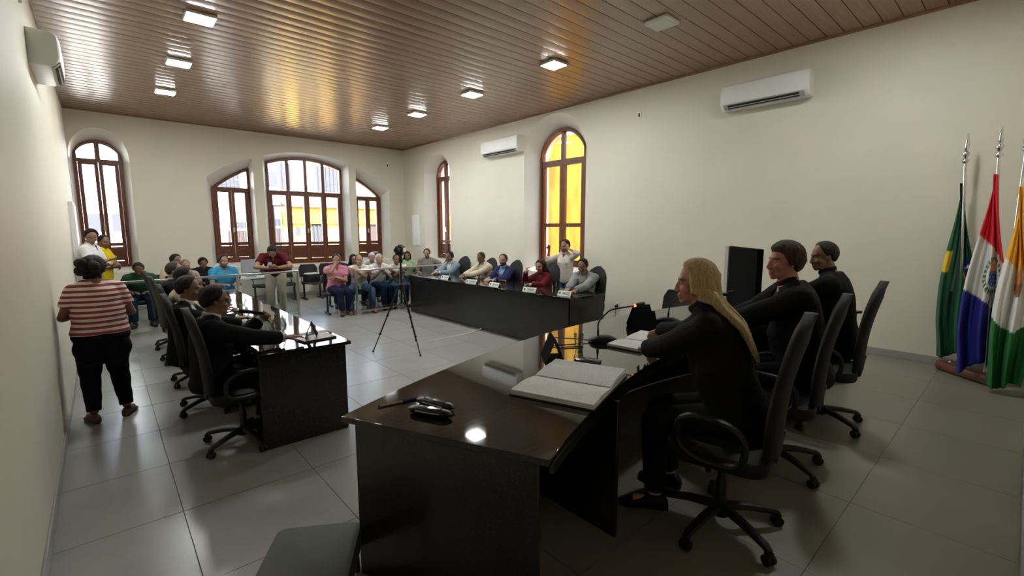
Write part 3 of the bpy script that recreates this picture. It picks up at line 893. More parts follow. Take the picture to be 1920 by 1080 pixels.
def pen(label, a, b, r, m1, m2):
    a = np.array(a); b = np.array(b); d = b - a; L_ = np.linalg.norm(d)
    t = thing('pen', label, 'pen', tuple(a), 0)
    MB().tube([(0, 0, 0), d * .62], r, 8).build('barrel', m1, t)
    MB().tube([d * .60, d], r * 1.25, 8).build('cap', m2, t)
    MB().tube([d * -.05, (0, 0, 0)], [r * .9, r], 8).build('end_plug', m2, t)
pa = at_ray(712, 763, ZT); pb_ = at_ray(782, 749, ZT)
pen('clear ballpoint pen with dark blue cap lying on the corner of the head table', (pa[0], pa[1], ZT + .006), (pb_[0], pb_[1], ZT + .006), .005, 'brass_pen', 'blue_plastic')
def recorder(label, a, b):
    a = np.array(at_ray(*a, ZT)[:2]); b = np.array(at_ray(*b, ZT)[:2]); d = b - a; c = (a + b) / 2
    t = thing('voice_recorder', label, 'recorder', (c[0], c[1], ZT), math.atan2(d[1], d[0]), 'voice recorders on the head table')
    L_ = np.linalg.norm(d)
    mb = MB(); R = []
    for q in np.linspace(0, 1, 13):
        s_ = max(.12, (1 - abs(2 * q - 1) ** 5) ** .5)
        x = (q - .5) * L_; R.append([(x, .026 * s_ * math.cos(a_) , .017 + .017 * s_ * math.copysign(abs(math.sin(a_)) ** .7, math.sin(a_))) for a_ in np.linspace(0, 2 * PI, 16, endpoint=False)])
    mb.rings(R); mb.build('body', 'black_leather', t, ang=60)
    MB().loop([(.40 * L_ * math.copysign(abs(math.cos(a_)) ** .5, math.cos(a_)), .0265 * math.sin(a_), .019) for a_ in np.linspace(0, 2 * PI, 24, endpoint=False)], .0016, 6, up=(0, 0, 1)).build('chrome_band', 'chrome', t)
    MB().box((.12 * L_, 0, .034), (L_ * .28, .022, .003)).build('display', 'screen', t)
    MB().box((-.2 * L_, 0, .034), (.02, .016, .004)).build('button', 'ac_grey', t)
recorder('black voice recorder in front, beside the pen and overlapping its twin', (766, 771), (848, 785))
recorder('black voice recorder behind its twin, touching the pen cap', (782, 754), (852, 772))

def phone(name, label, c, rz, z, case='purple_case', size=(.078, .16, .011)):
    t = thing(name, label, 'phone', (c[0], c[1], z), rz)
    MB().rbox((0, 0, size[2] / 2), size, .014, 4).build('case', case, t)
    MB().rbox((0, 0, size[2] + .0005), (size[0] - .008, size[1] - .008, .0014), .011, 4).build('screen', 'screen', t)
    return t
p1_, p2_ = at_ray(1070, 672, ZT), at_ray(1135, 682, ZT)
phone('smartphone', 'smartphone in a purple case lying beside the open minute book', (p1_ + p2_) / 2, math.atan2(p2_[1] - p1_[1], p2_[0] - p1_[0]) - PI / 2, ZT)

def cup(label, x, y, z, h=.095, r0=.026, r1=.036, water=.5, name='plastic_cup', cat='cup', group=None):
    t = thing(name, label, cat, (x, y, z), 0, group)
    prof = [(r0, .001), (r0 + (r1 - r0) * .5, h * .5), (r1, h - .002), (r1 + .002, h)]
    MB().rings_open(prof, 24).build('wall', 'cup_clear', t, ang=60)
    if water:
        rw = r0 + (r1 - r0) * water
        MB().lathe([(r0 - .002, .004), (rw - .003, h * water)], n=24).build('water', 'water', t)
    return t
c_ = at_ray(1085, 648, ZT); cup('clear plastic cup of water by the microphone base', c_[0], c_[1], ZT)

def goose_mic(label, base, rz, path, head):
    t = thing('gooseneck_microphone', label, 'microphone', (base[0], base[1], ZT), 0)
    mb = MB(); R = []
    for z, s_ in ((0, .95), (.008, 1.0), (.03, .92), (.045, .62), (.05, .35)):
        R.append([(.105 * s_ * math.copysign(abs(math.cos(a)) ** .6, math.cos(a)) * math.cos(rz) - .062 * s_ * math.copysign(abs(math.sin(a)) ** .6, math.sin(a)) * math.sin(rz),
                   .105 * s_ * math.copysign(abs(math.cos(a)) ** .6, math.cos(a)) * math.sin(rz) + .062 * s_ * math.copysign(abs(math.sin(a)) ** .6, math.sin(a)) * math.cos(rz), z) for a in np.linspace(0, 2 * PI, 20, endpoint=False)])
    mb.rings(R); mb.build('base', 'black_plastic', t, ang=40)
    P = [np.array(p) - np.array([base[0], base[1], ZT]) for p in path]
    # smooth the neck
    Q = np.array(P); tt = np.linspace(0, len(Q) - 1, 24)
    S_ = np.stack([np.interp(tt, range(len(Q)), Q[:, k]) for k in range(3)], 1)
    for _ in range(3): S_[1:-1] = (S_[:-2] + 2 * S_[1:-1] + S_[2:]) / 4
    r = np.where(np.arange(24) < 4, .009, .0055)
    MB().tube(S_, r, 8).build('neck', 'black_plastic', t, ang=60)
    hd = np.array(head) - np.array([base[0], base[1], ZT]); d = hd - S_[-1]; d /= np.linalg.norm(d)
    MB().tube([S_[-1] - d * .004, S_[-1] + d * .010], .0095, 10).build('light_ring', 'led_red', t)
    MB().tube([S_[-1] + d * .008, S_[-1] + d * .022, hd - d * .01, hd], [.009, .016, .016, .010], 10).build('head', 'black_plastic', t, ang=60)
b1 = at_ray(1130, 641, ZT)
goose_mic('gooseneck microphone beside the plastic cup, pointing at the blonde woman', b1, math.radians(-40),
          [(b1[0] - .03, b1[1] + .02, ZT + .04), (b1[0] - .035, b1[1] + .02, ZT + .15), (b1[0] + .05, b1[1] - .02, ZT + .235), (2.86, 1.87, ZT + .262)], (2.95, 1.845, ZT + .272))
b2 = np.array([3.66, 2.05, ZT])
goose_mic('gooseneck microphone in front of the brown-haired man', b2, math.radians(-70),
          [(3.66, 2.05, ZT + .04), (3.66, 2.04, ZT + .16), (3.72, 1.98, ZT + .24), (3.88, 1.72, ZT + .265)], (3.93, 1.66, ZT + .268))
b3 = np.array([4.52, 1.98, ZT])
goose_mic('gooseneck microphone in front of the short-haired man', b3, math.radians(-90),
          [(4.52, 1.98, ZT + .04), (4.52, 1.97, ZT + .14), (4.50, 1.90, ZT + .22), (4.44, 1.72, ZT + .25)], (4.43, 1.66, ZT + .25))
def name_stand(label, x, y, rz, w_=.24, h=.15, d=.12, m='matte_black', z=ZT):
    # folded black name stand: A-shaped sheet
    t = thing('name_stand', label, 'name stand', (x, y, z), rz)
    for s_, nm in ((-1, 'front_face'), (1, 'rear_face')):
        a = np.array([0, s_ * d / 2, .0]); b = np.array([0, 0.0, h]); e = np.array([0, s_ * .002, 0])
        mb = MB(); v = []
        for o_ in (np.zeros(3), e + np.array([0, 0, .001])):
            for xx, p in ((-w_ / 2, a), (w_ / 2, a), (w_ / 2, b), (-w_ / 2, b)): v.append(p + o_ + np.array([xx, 0, 0]))
        mb.add(v, [(3, 2, 1, 0), (4, 5, 6, 7), (0, 1, 5, 4), (1, 2, 6, 5), (2, 3, 7, 6), (3, 0, 4, 7)])
        mb.build(nm, m, t, smooth=False)
    mb = MB(); mb.box((0, 0, .002), (w_, d, .004)); mb.build('foot', m, t)
    return t
q = at_ray(1033, 684, ZT); name_stand('black folded name stand behind the open minute book', q[0] + .10, q[1] + .08, math.radians(52))
q = at_ray(1196, 622, ZT); name_stand('black folded name stand beyond the open white book', q[0] + .09, q[1] + .02, math.radians(-28), .22, .15, .12)
name_stand('black folded name stand in front of the brown-haired man', 3.50, 2.22, math.radians(-4))
# papers, cup and tablet in front of the man
pp = thing('paper_sheets', 'loose white sheets in front of the brown-haired man', 'papers', (3.93, 1.86, ZT), math.radians(20))
for k in range(3): MB().box((.012 * k, -.008 * k, .002 + .003 * k), (.30, .21, .002), .06 * k).build('sheet', 'page', pp)
cup('clear plastic cup in front of the black monitor', 4.20, 1.68, ZT, .10, .026, .036, .35)
tb = thing('tablet', 'tablet leaning on its black stand below the monitor', 'tablet', (4.05, 1.80, ZT), math.radians(-35))
MB().box((0, 0, .10), (.26, .012, .18), R=Matrix.Rotation(math.radians(-38), 3, 'X')).build('slab', 'black_plastic', tb, bevel=.003)
MB().box((0, .05, .06), (.10, .012, .14), R=Matrix.Rotation(math.radians(30), 3, 'X')).build('stand', 'black_plastic', tb)
MB().tube([(-.12, -.075, .035), (.12, -.075, .035)], .008, 8).build('silver_hinge', 'chrome', tb)
# monitor
mo = thing('monitor', 'large black monitor with pale grey edge strip standing on the head table', 'monitor', (4.39, 1.74, ZT), math.radians(40))
MB().box((-.0, -.005, .36), (.80, .05, .58)).build('housing', 'matte_black', mo, bevel=.004)
MB().box((-.02, -.034, .34), (.72, .006, .46)).build('screen', 'screen', mo)
MB().box((.355, .026, .36), (.11, .02, .582)).build('edge_strip', 'ac_grey', mo, bevel=.003)
MB().box((0, .0, .05), (.10, .04, .12)).build('stem', 'black_plastic', mo)
MB().rbox((0, 0, .008), (.34, .22, .016), .04).build('foot', 'black_plastic', mo)
# cable of the first microphone
cu = MB(); a = b1
cu.tube([(a[0] - .07, a[1] + .06, ZT + .012), (a[0] - .13, a[1] + .13, ZT + .02), (a[0] - .25, a[1] + .24, ZT + .03), (a[0] - .37, a[1] + .20, ZT + .006), (a[0] - .36, a[1] + .08, ZT + .006), (a[0] - .22, a[1] + .0, ZT + .006)], .0045, 6)
tag(cu.build('microphone_cable', 'black_plastic'), 'black cable curling behind the plastic cup on the head table', 'cable')
cu = MB(); a = at_ray(1137, 688, ZT); b = at_ray(1172, 706, ZT)
cu.tube([(a[0], a[1], ZT + .004), ((a[0] + b[0]) / 2 + .01, (a[1] + b[1]) / 2, ZT + .004), (b[0], b[1], ZT + .004)], .003, 6)
tag(cu.build('phone_cable', 'black_plastic'), 'thin black cable running from the purple phone to the table edge', 'cable')

# ------------------------------------------------------------------ on the right desk
for k, (u, v, wh) in enumerate(((836, 520, 'light blue suit'), (876, 529, 'beige suit'), (928, 534, 'navy suit'), (984, 545, 'maroon blouse'), (1060, 551, 'grey jacket'))):
    p = at_ray(u, v + 3, .80)
    t = thing('name_card', 'white printed name card in front of the person in ' + wh, 'name card', (max(p[0], 5.06), p[1], .80), math.radians(-88 + 10 * (k % 2)), 'name cards on the right desk')
    # faces -X; local x along the card
    for s_, nm in ((-1, 'front_face'), (1, 'rear_face')):
        mb = MB(); v_ = []
        for o_ in (0, .003):
            for xx, yy, zz in ((-.125, s_ * .04, 0), (.125, s_ * .04, 0), (.125, 0, .07), (-.125, 0, .07)): v_.append((xx, yy + s_ * o_, zz))
        mb.add(v_, [(3, 2, 1, 0), (4, 5, 6, 7), (0, 1, 5, 4), (1, 2, 6, 5), (2, 3, 7, 6), (3, 0, 4, 7)])
        fo = mb.build(nm, 'card_white', t, smooth=False)
        if s_ == -1:
            def mark(x_, w_, zf, hf, m, nm2):
                mb = MB(); v2 = []
                for o_ in (.0035, .005):
                    for xx, q_ in ((x_ - w_ / 2, zf - hf / 2), (x_ + w_ / 2, zf - hf / 2), (x_ + w_ / 2, zf + hf / 2), (x_ - w_ / 2, zf + hf / 2)):
                        v2.append((xx, -.04 * (1 - q_) - o_, .07 * q_))
                mb.add(v2, [(3, 2, 1, 0), (4, 5, 6, 7), (0, 1, 5, 4), (1, 2, 6, 5), (2, 3, 7, 6), (3, 0, 4, 7)])
                mb.build(nm2, m, fo, smooth=False)
            mark(-.09, .028, .5, .42, 'ink', 'crest')
            mark(.03, .15, .62, .10, 'leaf_green', 'line')
            mark(.03, .13, .42, .08, 'leaf_green', 'line')
            mark(.03, .15, .24, .05, 'ink', 'line')
for k, (u, v, wh) in enumerate(((846, 521, 'light blue suit'), (897, 526, 'beige suit'), (987, 540, 'maroon blouse'), (1039, 541, 'grey jacket'))):
    p = at_ray(u, v, .80)
    cup('water glass on the right desk in front of the person in ' + wh, p[0], p[1], .80, .11, .032, .037, .55, 'water_glass', 'glass', 'water glasses on the right desk')
p = at_ray(946, 533, .80)
t = thing('smartphone', 'smartphone with gold rim propped up before the navy suit', 'phone', (p[0] - .05, p[1], .80), math.radians(-75))
MB().rbox((0, 0, .042), (.16, .012, .082), .005).build('case', 'gold', t)
MB().box((0, -.0075, .042), (.148, .003, .070)).build('screen', 'screen', t)
# ------------------------------------------------------------------ on the left desk
for k, (u, v, lb_) in enumerate(((501, 632, 'clear glass water jug nearest the microphone on the left desk'), (524, 622, 'round clear glass jug behind the first on the left desk'), (452, 572, 'clear glass jug farther along the left desk'))):
    p = at_ray(u, v, .80)
    t = thing('water_jug', lb_, 'jug', (p[0], p[1], .80))
    MB().rings_open([(.045, .002), (.062, .03), (.066, .07), (.05, .12), (.036, .15), (.042, .175)], 24).build('wall', 'cup_clear', t, ang=60)
    MB().lathe([(.04, .007), (.056, .03), (.060, .07), (.052, .10)], n=24).build('water', 'water', t)
    MB().loop([(.062 + .03 * math.sin(b) - .012, 0, .10 + .05 * math.cos(b)) for b in np.linspace(0, 2 * PI, 14, endpoint=False)], .006, 6, up=(0, 1, 0)).build('handle', 'cup_clear', t)
for (u, v, s_) in ((487, 636, 'beside the jugs'), (470, 590, 'beyond the microphone')):
    p = at_ray(u, v, .80); cup('drinking glass of water on the left desk ' + s_, p[0], p[1], .80, .10, .03, .036, .6, 'water_glass', 'glass')
p = at_ray(592, 632, .80)
name_stand('black folded name stand near the end of the left desk', p[0] - .03, p[1] + .02, math.radians(70), .22, .13, .11, z=.80)
t = thing('closed_folder', 'dark closed folder under the hand on the left desk', 'folder', (p[0] - .02, p[1] - .06, .80), math.radians(8))
MB().box((0, 0, .008), (.30, .20, .016)).build('cover', 'base_wood', t, bevel=.003)

# ------------------------------------------------------------------ floor cable
cu = MB(); pts = [at_ray(*p, 0)[:2] for p in ((806, 640), (870, 628), (905, 618), (880, 606), (830, 594), (796, 585))]
pts = [(a[0] - .02, a[1], .008) for a in pts]
cu.tube(pts, .007, 6); tag(cu.build('floor_cable', 'white_plastic'), 'thin pale cable lying along the foot of the right desk', 'cable')
# ------------------------------------------------------------------ flags
def col_mesh(mb, name, cols, parent, mat, ang=80):
    me = mb.mesh(name, mat, True, ang)
    at = me.color_attributes.new('Col', 'FLOAT_COLOR', 'POINT')
    c = np.ones((len(me.vertices), 4), np.float32); c[:, :3] = cols
    at.data.foreach_set('color', c.ravel())
    return link(name, me, parent)
M('flag_cloth', (1, 1, 1), .75, attr=True, var=.08, bump=.15, bscale=200)
def flag(x, y, heading, label, paint, hbot, width, seed, lean=0.0, top=2.06, off=.06, dep=.03):
    t = thing('flagpole', label, 'flag', (x, y, DZ), math.radians(heading))
    MB().tube([(0, 0, .10), (lean, 0, 2.28)], .014, 12).build('pole', 'chrome', t)
    R = MB(); R.lathe([(.015, 2.26), (.03, 2.28), (.03, 2.30), (.014, 2.32), (.026, 2.345), (.033, 2.365), (.026, 2.385), (.012, 2.40), (.02, 2.42), (.022, 2.45), (.010, 2.52), (.002, 2.58)], c=(lean, 0, 0), n=14)
    R.build('finial', 'chrome', t, ang=60)
    # draped cloth: a folded ribbon cross-section that widens downwards; u runs across the folds, v downwards
    nu, nv = 90, 110; rnd = random.Random(seed); ph = rnd.random() * 6
    V = []; UV = []
    for j in range(nv):
        v = j / (nv - 1)
        wv = (.055 + .945 * min(1, v * 1.25) ** .85)
        z = top - (top - hbot) * v
        for i in range(nu):
            u = i / (nu - 1)
            fold = math.sin(u * 15 + ph + .8 * math.sin(v * 3)) * .5 + .35 * math.sin(u * 27 + 2 * v + ph)
            xx = -width / 2 + width * u
            px = lean * (1 - (top - z) / 2.3) + (xx + off) * wv + .02 * math.sin(v * 7 + u * 4)
            py = dep + fold * (.018 + .055 * min(1, v * 1.4)) + .012 * math.sin(v * 9 + u * 3)
            zz = z + (.05 * math.sin(u * 5 + ph) - .16 * (u - .5) ** 2) * v
            V.append((px, py, zz)); UV.append((u, v))
    F = [(j * nu + i, j * nu + i + 1, (j + 1) * nu + i + 1, (j + 1) * nu + i) for j in range(nv - 1) for i in range(nu - 1)]
    mb = MB(); mb.add(V, F)
    o = col_mesh(mb, 'cloth', np.array([paint(u, v) for u, v in UV]), t, 'flag_cloth')
    m = o.modifiers.new('thickness', 'SOLIDIFY'); m.thickness = .004
    return t
GREEN = (.012, .10, .045); YEL = (.80, .52, .02); BLU = (.014, .02, .26); WHT = (.80, .78, .76); RED = (.72, .016, .04); ORG = (.86, .42, .03)
def brazil(u, v):
    # green field with a folded corner of the yellow lozenge and blue starred disc
    d = abs(u - .22) / .20 + abs(v - .53) / .12
    if (u - .26) ** 2 / .020 + (v - .50) ** 2 / .0036 < 1:
        if math.sin(u * 97) * math.sin(v * 160) > .93: return WHT
        if abs(v - .49 - .05 * (u - .26)) < .006: return WHT
        return BLU
    if d < 1 and v > .5: return YEL
    if u > .8 and .38 < v < .50: return YEL
    if .60 < u < .66 and .0 < v < .62: return (.55, .54, .50)
    return GREEN
def tricolour(u, v):
    s = v + .10 * (u - .5)
    if s < .40 - .06 * u: c = RED
    elif s < .66 + .10 * (.5 - u): c = WHT
    else: c = BLU
    if c == WHT or (.40 < v < .62):
        x, y = (u - .40) / .17, (v - .52) / .085
        if abs(x) < .62 and -.75 < y < .75 - .55 * x * x:
            if y < -.25: return (.80, .34, .06) if x > -.1 else (.70, .60, .45)
            return (.02, .10, .40) if (math.sin(x * 16) * math.sin(y * 14)) < .55 else WHT
        r = math.hypot(x, y)
        if .88 < r < 1.22 and y > -1.05 and (math.sin(math.atan2(y, x) * 22) > -.45): return (.02, .16, .06)
        if abs(x + .4 * (y - 1.5)) < .10 and 1.0 < y < 1.9: return (.02, .16, .06)
        if abs(x - .4 * (y - 1.5)) < .10 and 1.0 < y < 1.9: return (.02, .16, .06)
    return c
def townflag(u, v):
    s = v + .12 * abs(u - .35)
    if s < .42: c = ORG
    elif s < .72: c = WHT
    else: c = (.015, .17, .035)
    x, y = (u - .42) / .12, (v - .47) / .07
    if x * x + y * y < 1: return (.72, .28, .05) if y < .1 else (.30, .12, .04)
    return c
flag(6.98, .40, 95, 'chrome flagpole with green flag showing a yellow and blue corner, against the wall', brazil, .20, .34, 1, lean=.14, off=.01, dep=-.02)
flag(6.64, .18, 95, 'chrome flagpole with red white and blue flag bearing a coat of arms', tricolour, .16, .36, 2, lean=.10, top=2.10, off=.03)
flag(6.32, .10, 95, 'flagpole with orange white and green flag at the picture edge', townflag, .10, .25, 3, lean=.0, top=1.95, off=-.05, dep=.05)
fb = thing('flag_base', 'brown wooden base holding the flagpoles in the corner', 'flag stand', (6.80, .30, DZ), math.radians(48))
MB().rbox((0, 0, .055), (.62, .22, .10), .05, 4).build('block', 'base_wood', fb)
for k in (-.2, 0, .2): MB().lathe([(.035, .10), (.035, .125), (.02, .13)], c=(k, 0, 0), n=14).build('socket_ring', 'chrome', fb)

# ------------------------------------------------------------------ things among the audience
dk = thing('small_table', 'small white table behind the left railing carrying a grey monitor', 'table', (2.62, 11.7, 0))
MB().box((0, 0, .71), (.9, .5, .03)).build('tabletop', 'white_plastic', dk, bevel=.004)
for sx in (-1, 1):
    for sy in (-1, 1): MB().box((sx * .41, sy * .21, .35), (.04, .04, .70)).build('leg', 'white_plastic', dk)
cm = thing('computer_monitor', 'grey back of a computer monitor on the small white table', 'monitor', (2.48, 11.7, .725), math.radians(15))
MB().box((0, 0, .24), (.40, .04, .30)).build('housing', 'monitor_grey', cm, bevel=.01)
MB().box((0, .02, .06), (.06, .03, .12)).build('stem', 'monitor_grey', cm)
MB().rbox((0, 0, .008), (.2, .16, .016), .03).build('foot', 'monitor_grey', cm)
bgx, bgy = 3.55, 11.35
bag = thing('black_bag', 'black bag lying on a waiting chair near the back wall', 'bag', (4.02, 12.35, .445), math.radians(10))
mb = MB(); mb.rbox((0, 0, .10), (.40, .26, .20), .07, 5); mb.build('body', 'black_fabric', bag)
MB().loop([(.12 * math.cos(b), -.14, .02 + .10 * math.sin(b)) for b in np.linspace(0, 2 * PI, 16, endpoint=False)], .008, 6, up=(0, 1, 0)).build('strap', 'black_fabric', bag)
MB().rbox((0, .0, .21), (.34, .22, .03), .05, 4).build('white_flap', 'white_cloth', bag)
hm = thing('white_helmet', 'white motorcycle helmet beside the black bag on the chairs', 'helmet', (4.50, 12.4, .445))
mb = MB(); mb.sphere((0, 0, .12), (.12, .14, .12), 12); mb.build('shell', 'white_plastic', hm)
MB().box((0, -.125, .13), (.16, .03, .07)).build('visor', 'screen', hm, bevel=.01)
G = 'waiting chairs of the audience'
wseat(4.02, 12.35, 270, 'black waiting chair near the back wall carrying the black bag')
wseat(4.55, 12.4, 270, 'black waiting chair near the back wall carrying the white helmet')
wseat(3.40, 12.4, 270, 'empty black waiting chair left of the one with the black bag')
wseat(2.9, 12.4, 270, 'empty black waiting chair at the back behind the maroon-shirted man')
wseat(6.12, 3.40, 183, 'empty black chair against the right wall, its top peeking over the head table')
# ------------------------------------------------------------------ people
JOBS = []
def flush_jobs():
    for j in JOBS:
        me = bpy.data.meshes.new('source'); me.from_pydata(j['mb'].v, [], j['mb'].f)
        o = bpy.data.objects.new('source', me); COL.objects.link(o); j['o'] = o
        r = o.modifiers.new('remesh', 'REMESH'); r.mode = 'VOXEL'; r.voxel_size = j['vox']; r.adaptivity = j.get('adapt', 0)
        if j.get('dec'):
            d_ = o.modifiers.new('thin', 'DECIMATE'); d_.ratio = j['dec']
        if j['sm']:
            s_ = o.modifiers.new('smooth', 'SMOOTH'); s_.factor = .5; s_.iterations = j['sm']
    dg = bpy.context.evaluated_depsgraph_get(); dg.update()
    for j in JOBS: j['me'] = bpy.data.meshes.new_from_object(j['o'].evaluated_get(dg))
    for j in JOBS:
        m0 = j['o'].data; bpy.data.objects.remove(j['o']); bpy.data.meshes.remove(m0)
        j['cb'](j['me'])
    JOBS.clear()
def fabric(col, rough=.8, bump=.25):
    nm = 'cloth_%02x%02x%02x_%d' % (*[int(255 * min(1, c) ** .5) for c in col], int(rough * 100))
    return M(nm, col, rough, var=.16, scale=10, bump=bump, bscale=45, spec=.10)
def co_of(me):
    a = np.empty(len(me.vertices) * 3, np.float64); me.vertices.foreach_get('co', a); return a.reshape(-1, 3)
def finish(me, name, co=None, mat=None, parent=None):
    if co is not None: me.vertices.foreach_set('co', co.ravel())
    me.materials.clear(); me.materials.append(mat)
    me.polygons.foreach_set('use_smooth', [True] * len(me.polygons)); me.update()
    me.name = name
    o = link(name, me, parent); return o
nrm = lambda v: np.array(v, float) / (np.linalg.norm(v) + 1e-12)
def rotm(ax, a):
    return np.array(Matrix.Rotation(a, 3, Vector(ax)))
def wrinkle(co, amp, seed, f=16.0):
    r = np.random.RandomState(seed); d = np.zeros(len(co))
    for _ in range(6):
        k = r.normal(size=3) * f; k[2] *= 1.5
        d += np.sin(co @ k + r.rand() * 6)
    return d / 6 * amp * 2
TOR = np.array([(-.15, .085, .070, -.005), (-.10, .155, .110, -.012), (0.0, .172, .120, -.012), (.13, .162, .114, -.002), (.30, .144, .108, .006), (.48, .150, .114, .008),
                (.66, .166, .120, .006), (.78, .176, .114, .0), (.87, .160, .094, -.008), (.94, .110, .072, -.012), (1.0, .062, .060, -.006)])
def ik(S, W, l1, l2, hint):
    d = W - S; D = np.linalg.norm(d); u = d / D; D = min(D, .992 * (l1 + l2)); D = max(D, abs(l1 - l2) + .02)
    W = S + u * D; a = (l1 * l1 - l2 * l2 + D * D) / (2 * D); h = math.sqrt(max(0, l1 * l1 - a * a))
    p = hint - u * (hint @ u); p = p / (np.linalg.norm(p) + 1e-9)
    return S + u * a + p * h, W
def hand_mesh(mb, Wp, d, pn, side, curl, sc=1.0, fat=1.0):
    # d: finger direction, pn: palm normal (palm faces that way), side: +1 right hand, -1 left hand
    d = nrm(d); pn = nrm(pn - d * (np.array(pn) @ d)); lat = np.cross(d, pn) * -side * -1
    lat = nrm(np.cross(pn, d)) * side                       # towards the thumb side
    R = []
    for q, a, b in ((-.02, .026, .019), (.015, .031, .018), (.05, .040, .016), (.085, .041, .013), (.098, .037, .010)):
        c = Wp + d * q * sc
        R.append([c + lat * a * sc * math.cos(t) + pn * b * sc * math.sin(t) for t in np.linspace(0, 2 * PI, 12, endpoint=False)])
    mb.rings(R)
    for k, (o, ln, r) in enumerate(((.030, .072, .0086), (.0105, .080, .0088), (-.0095, .074, .0085), (-.029, .058, .0076))):
        p = Wp + d * .085 * sc + lat * o * sc; a = curl * (.55 + .12 * k); pts = [Wp + d * .05 * sc + lat * o * .9 * sc, p]
        dd = nrm(d + lat * (o * 2.2))
        for seg in (.44, .31, .25):
            ca, sa = math.cos(a), math.sin(a)
            dirn = dd * ca + pn * sa
            p = p + dirn * ln * seg * sc; pts.append(p); a += curl * .85
        rr = np.array([.95, 1.05, 1.0, .92, .72]) * r * sc * fat
        mb.tube(pts, rr, 7)
    b0 = Wp + d * .018 * sc + lat * .022 * sc
    t1 = b0 + (d * .55 + lat * .75 + pn * .15) * .036 * sc
    t2 = t1 + nrm(d * .85 + lat * .35 + pn * (.25 + .5 * curl)) * .034 * sc
    t3 = t2 + nrm(d * .9 + lat * .05 + pn * (.3 + .8 * curl)) * .026 * sc
    mb.tube([b0, t1, t2, t3], np.array([.016, .0125, .011, .008]) * sc * fat, 8)
def hair_mesh(kind, seed, amp=.012, line=0.0):
    # cap of hair in head-local coordinates
    mb = MB(); nz, na = 34, 60
    az_t = [0, 30, 52, 68, 80, 92, 108, 130, 180]
    zl_t = [.094, .092, .068, .020, -.018, -.004, -.035, -.062, -.078]
    if kind == 'balding': zl_t = [.125, .12, .10, .03, -.015, -.01, -.035, -.06, -.075]
    if kind == 'receding': zl_t = [.110, .108, .085, .012, -.018, -.01, -.035, -.06, -.075]
    if kind == 'fringe': zl_t = [.060, .058, .044, .0, -.040, -.035, -.05, -.075, -.09]
    if kind in ('long', 'bun', 'pony'): zl_t = [.080, .070, .045, .0, -.02, -.02, -.05, -.075, -.085]
    c0 = np.array([0, -.010, .022]); E = np.array([.080, .1005, .098])
    rnd = np.random.RandomState(seed); f1, f2 = rnd.rand(2) * 6
    R = []
    for i in range(nz):
        th = PI * (i + .08) / (nz - .84); ring = []
        for j in range(na):
            a = 2 * PI * j / na                               # a measured from front (+y) clockwise
            d = np.array([math.sin(th) * math.sin(a), math.sin(th) * math.cos(a), -math.cos(th)])
            r = 1 / math.sqrt(((d / E) ** 2).sum())
            p = c0 + d * r
            az = abs((math.degrees(a) + 180) % 360 - 180)
            zl = np.interp(az, az_t, zl_t) + line
            k = np.clip((p[2] - zl) / .030, 0, 1); k = k * k * (3 - 2 * k)
            t = amp * (1 + (.16 * math.sin(a * 9 + f1 + th * 5) + .12 * math.sin(a * 21 + f2)) * math.sin(th) ** 2) * (1 + (.5 if kind in ('fringe', 'full', 'short') else 0) * max(0, d[2]))
            t *= 1 + .09 * rnd.normal() * math.sin(th)
            ring.append(p + d * (t * k - .010 * (1 - k) - .010 * (1 - k) ** 3))
        R.append(ring)
    mb.rings(R)
    return mb

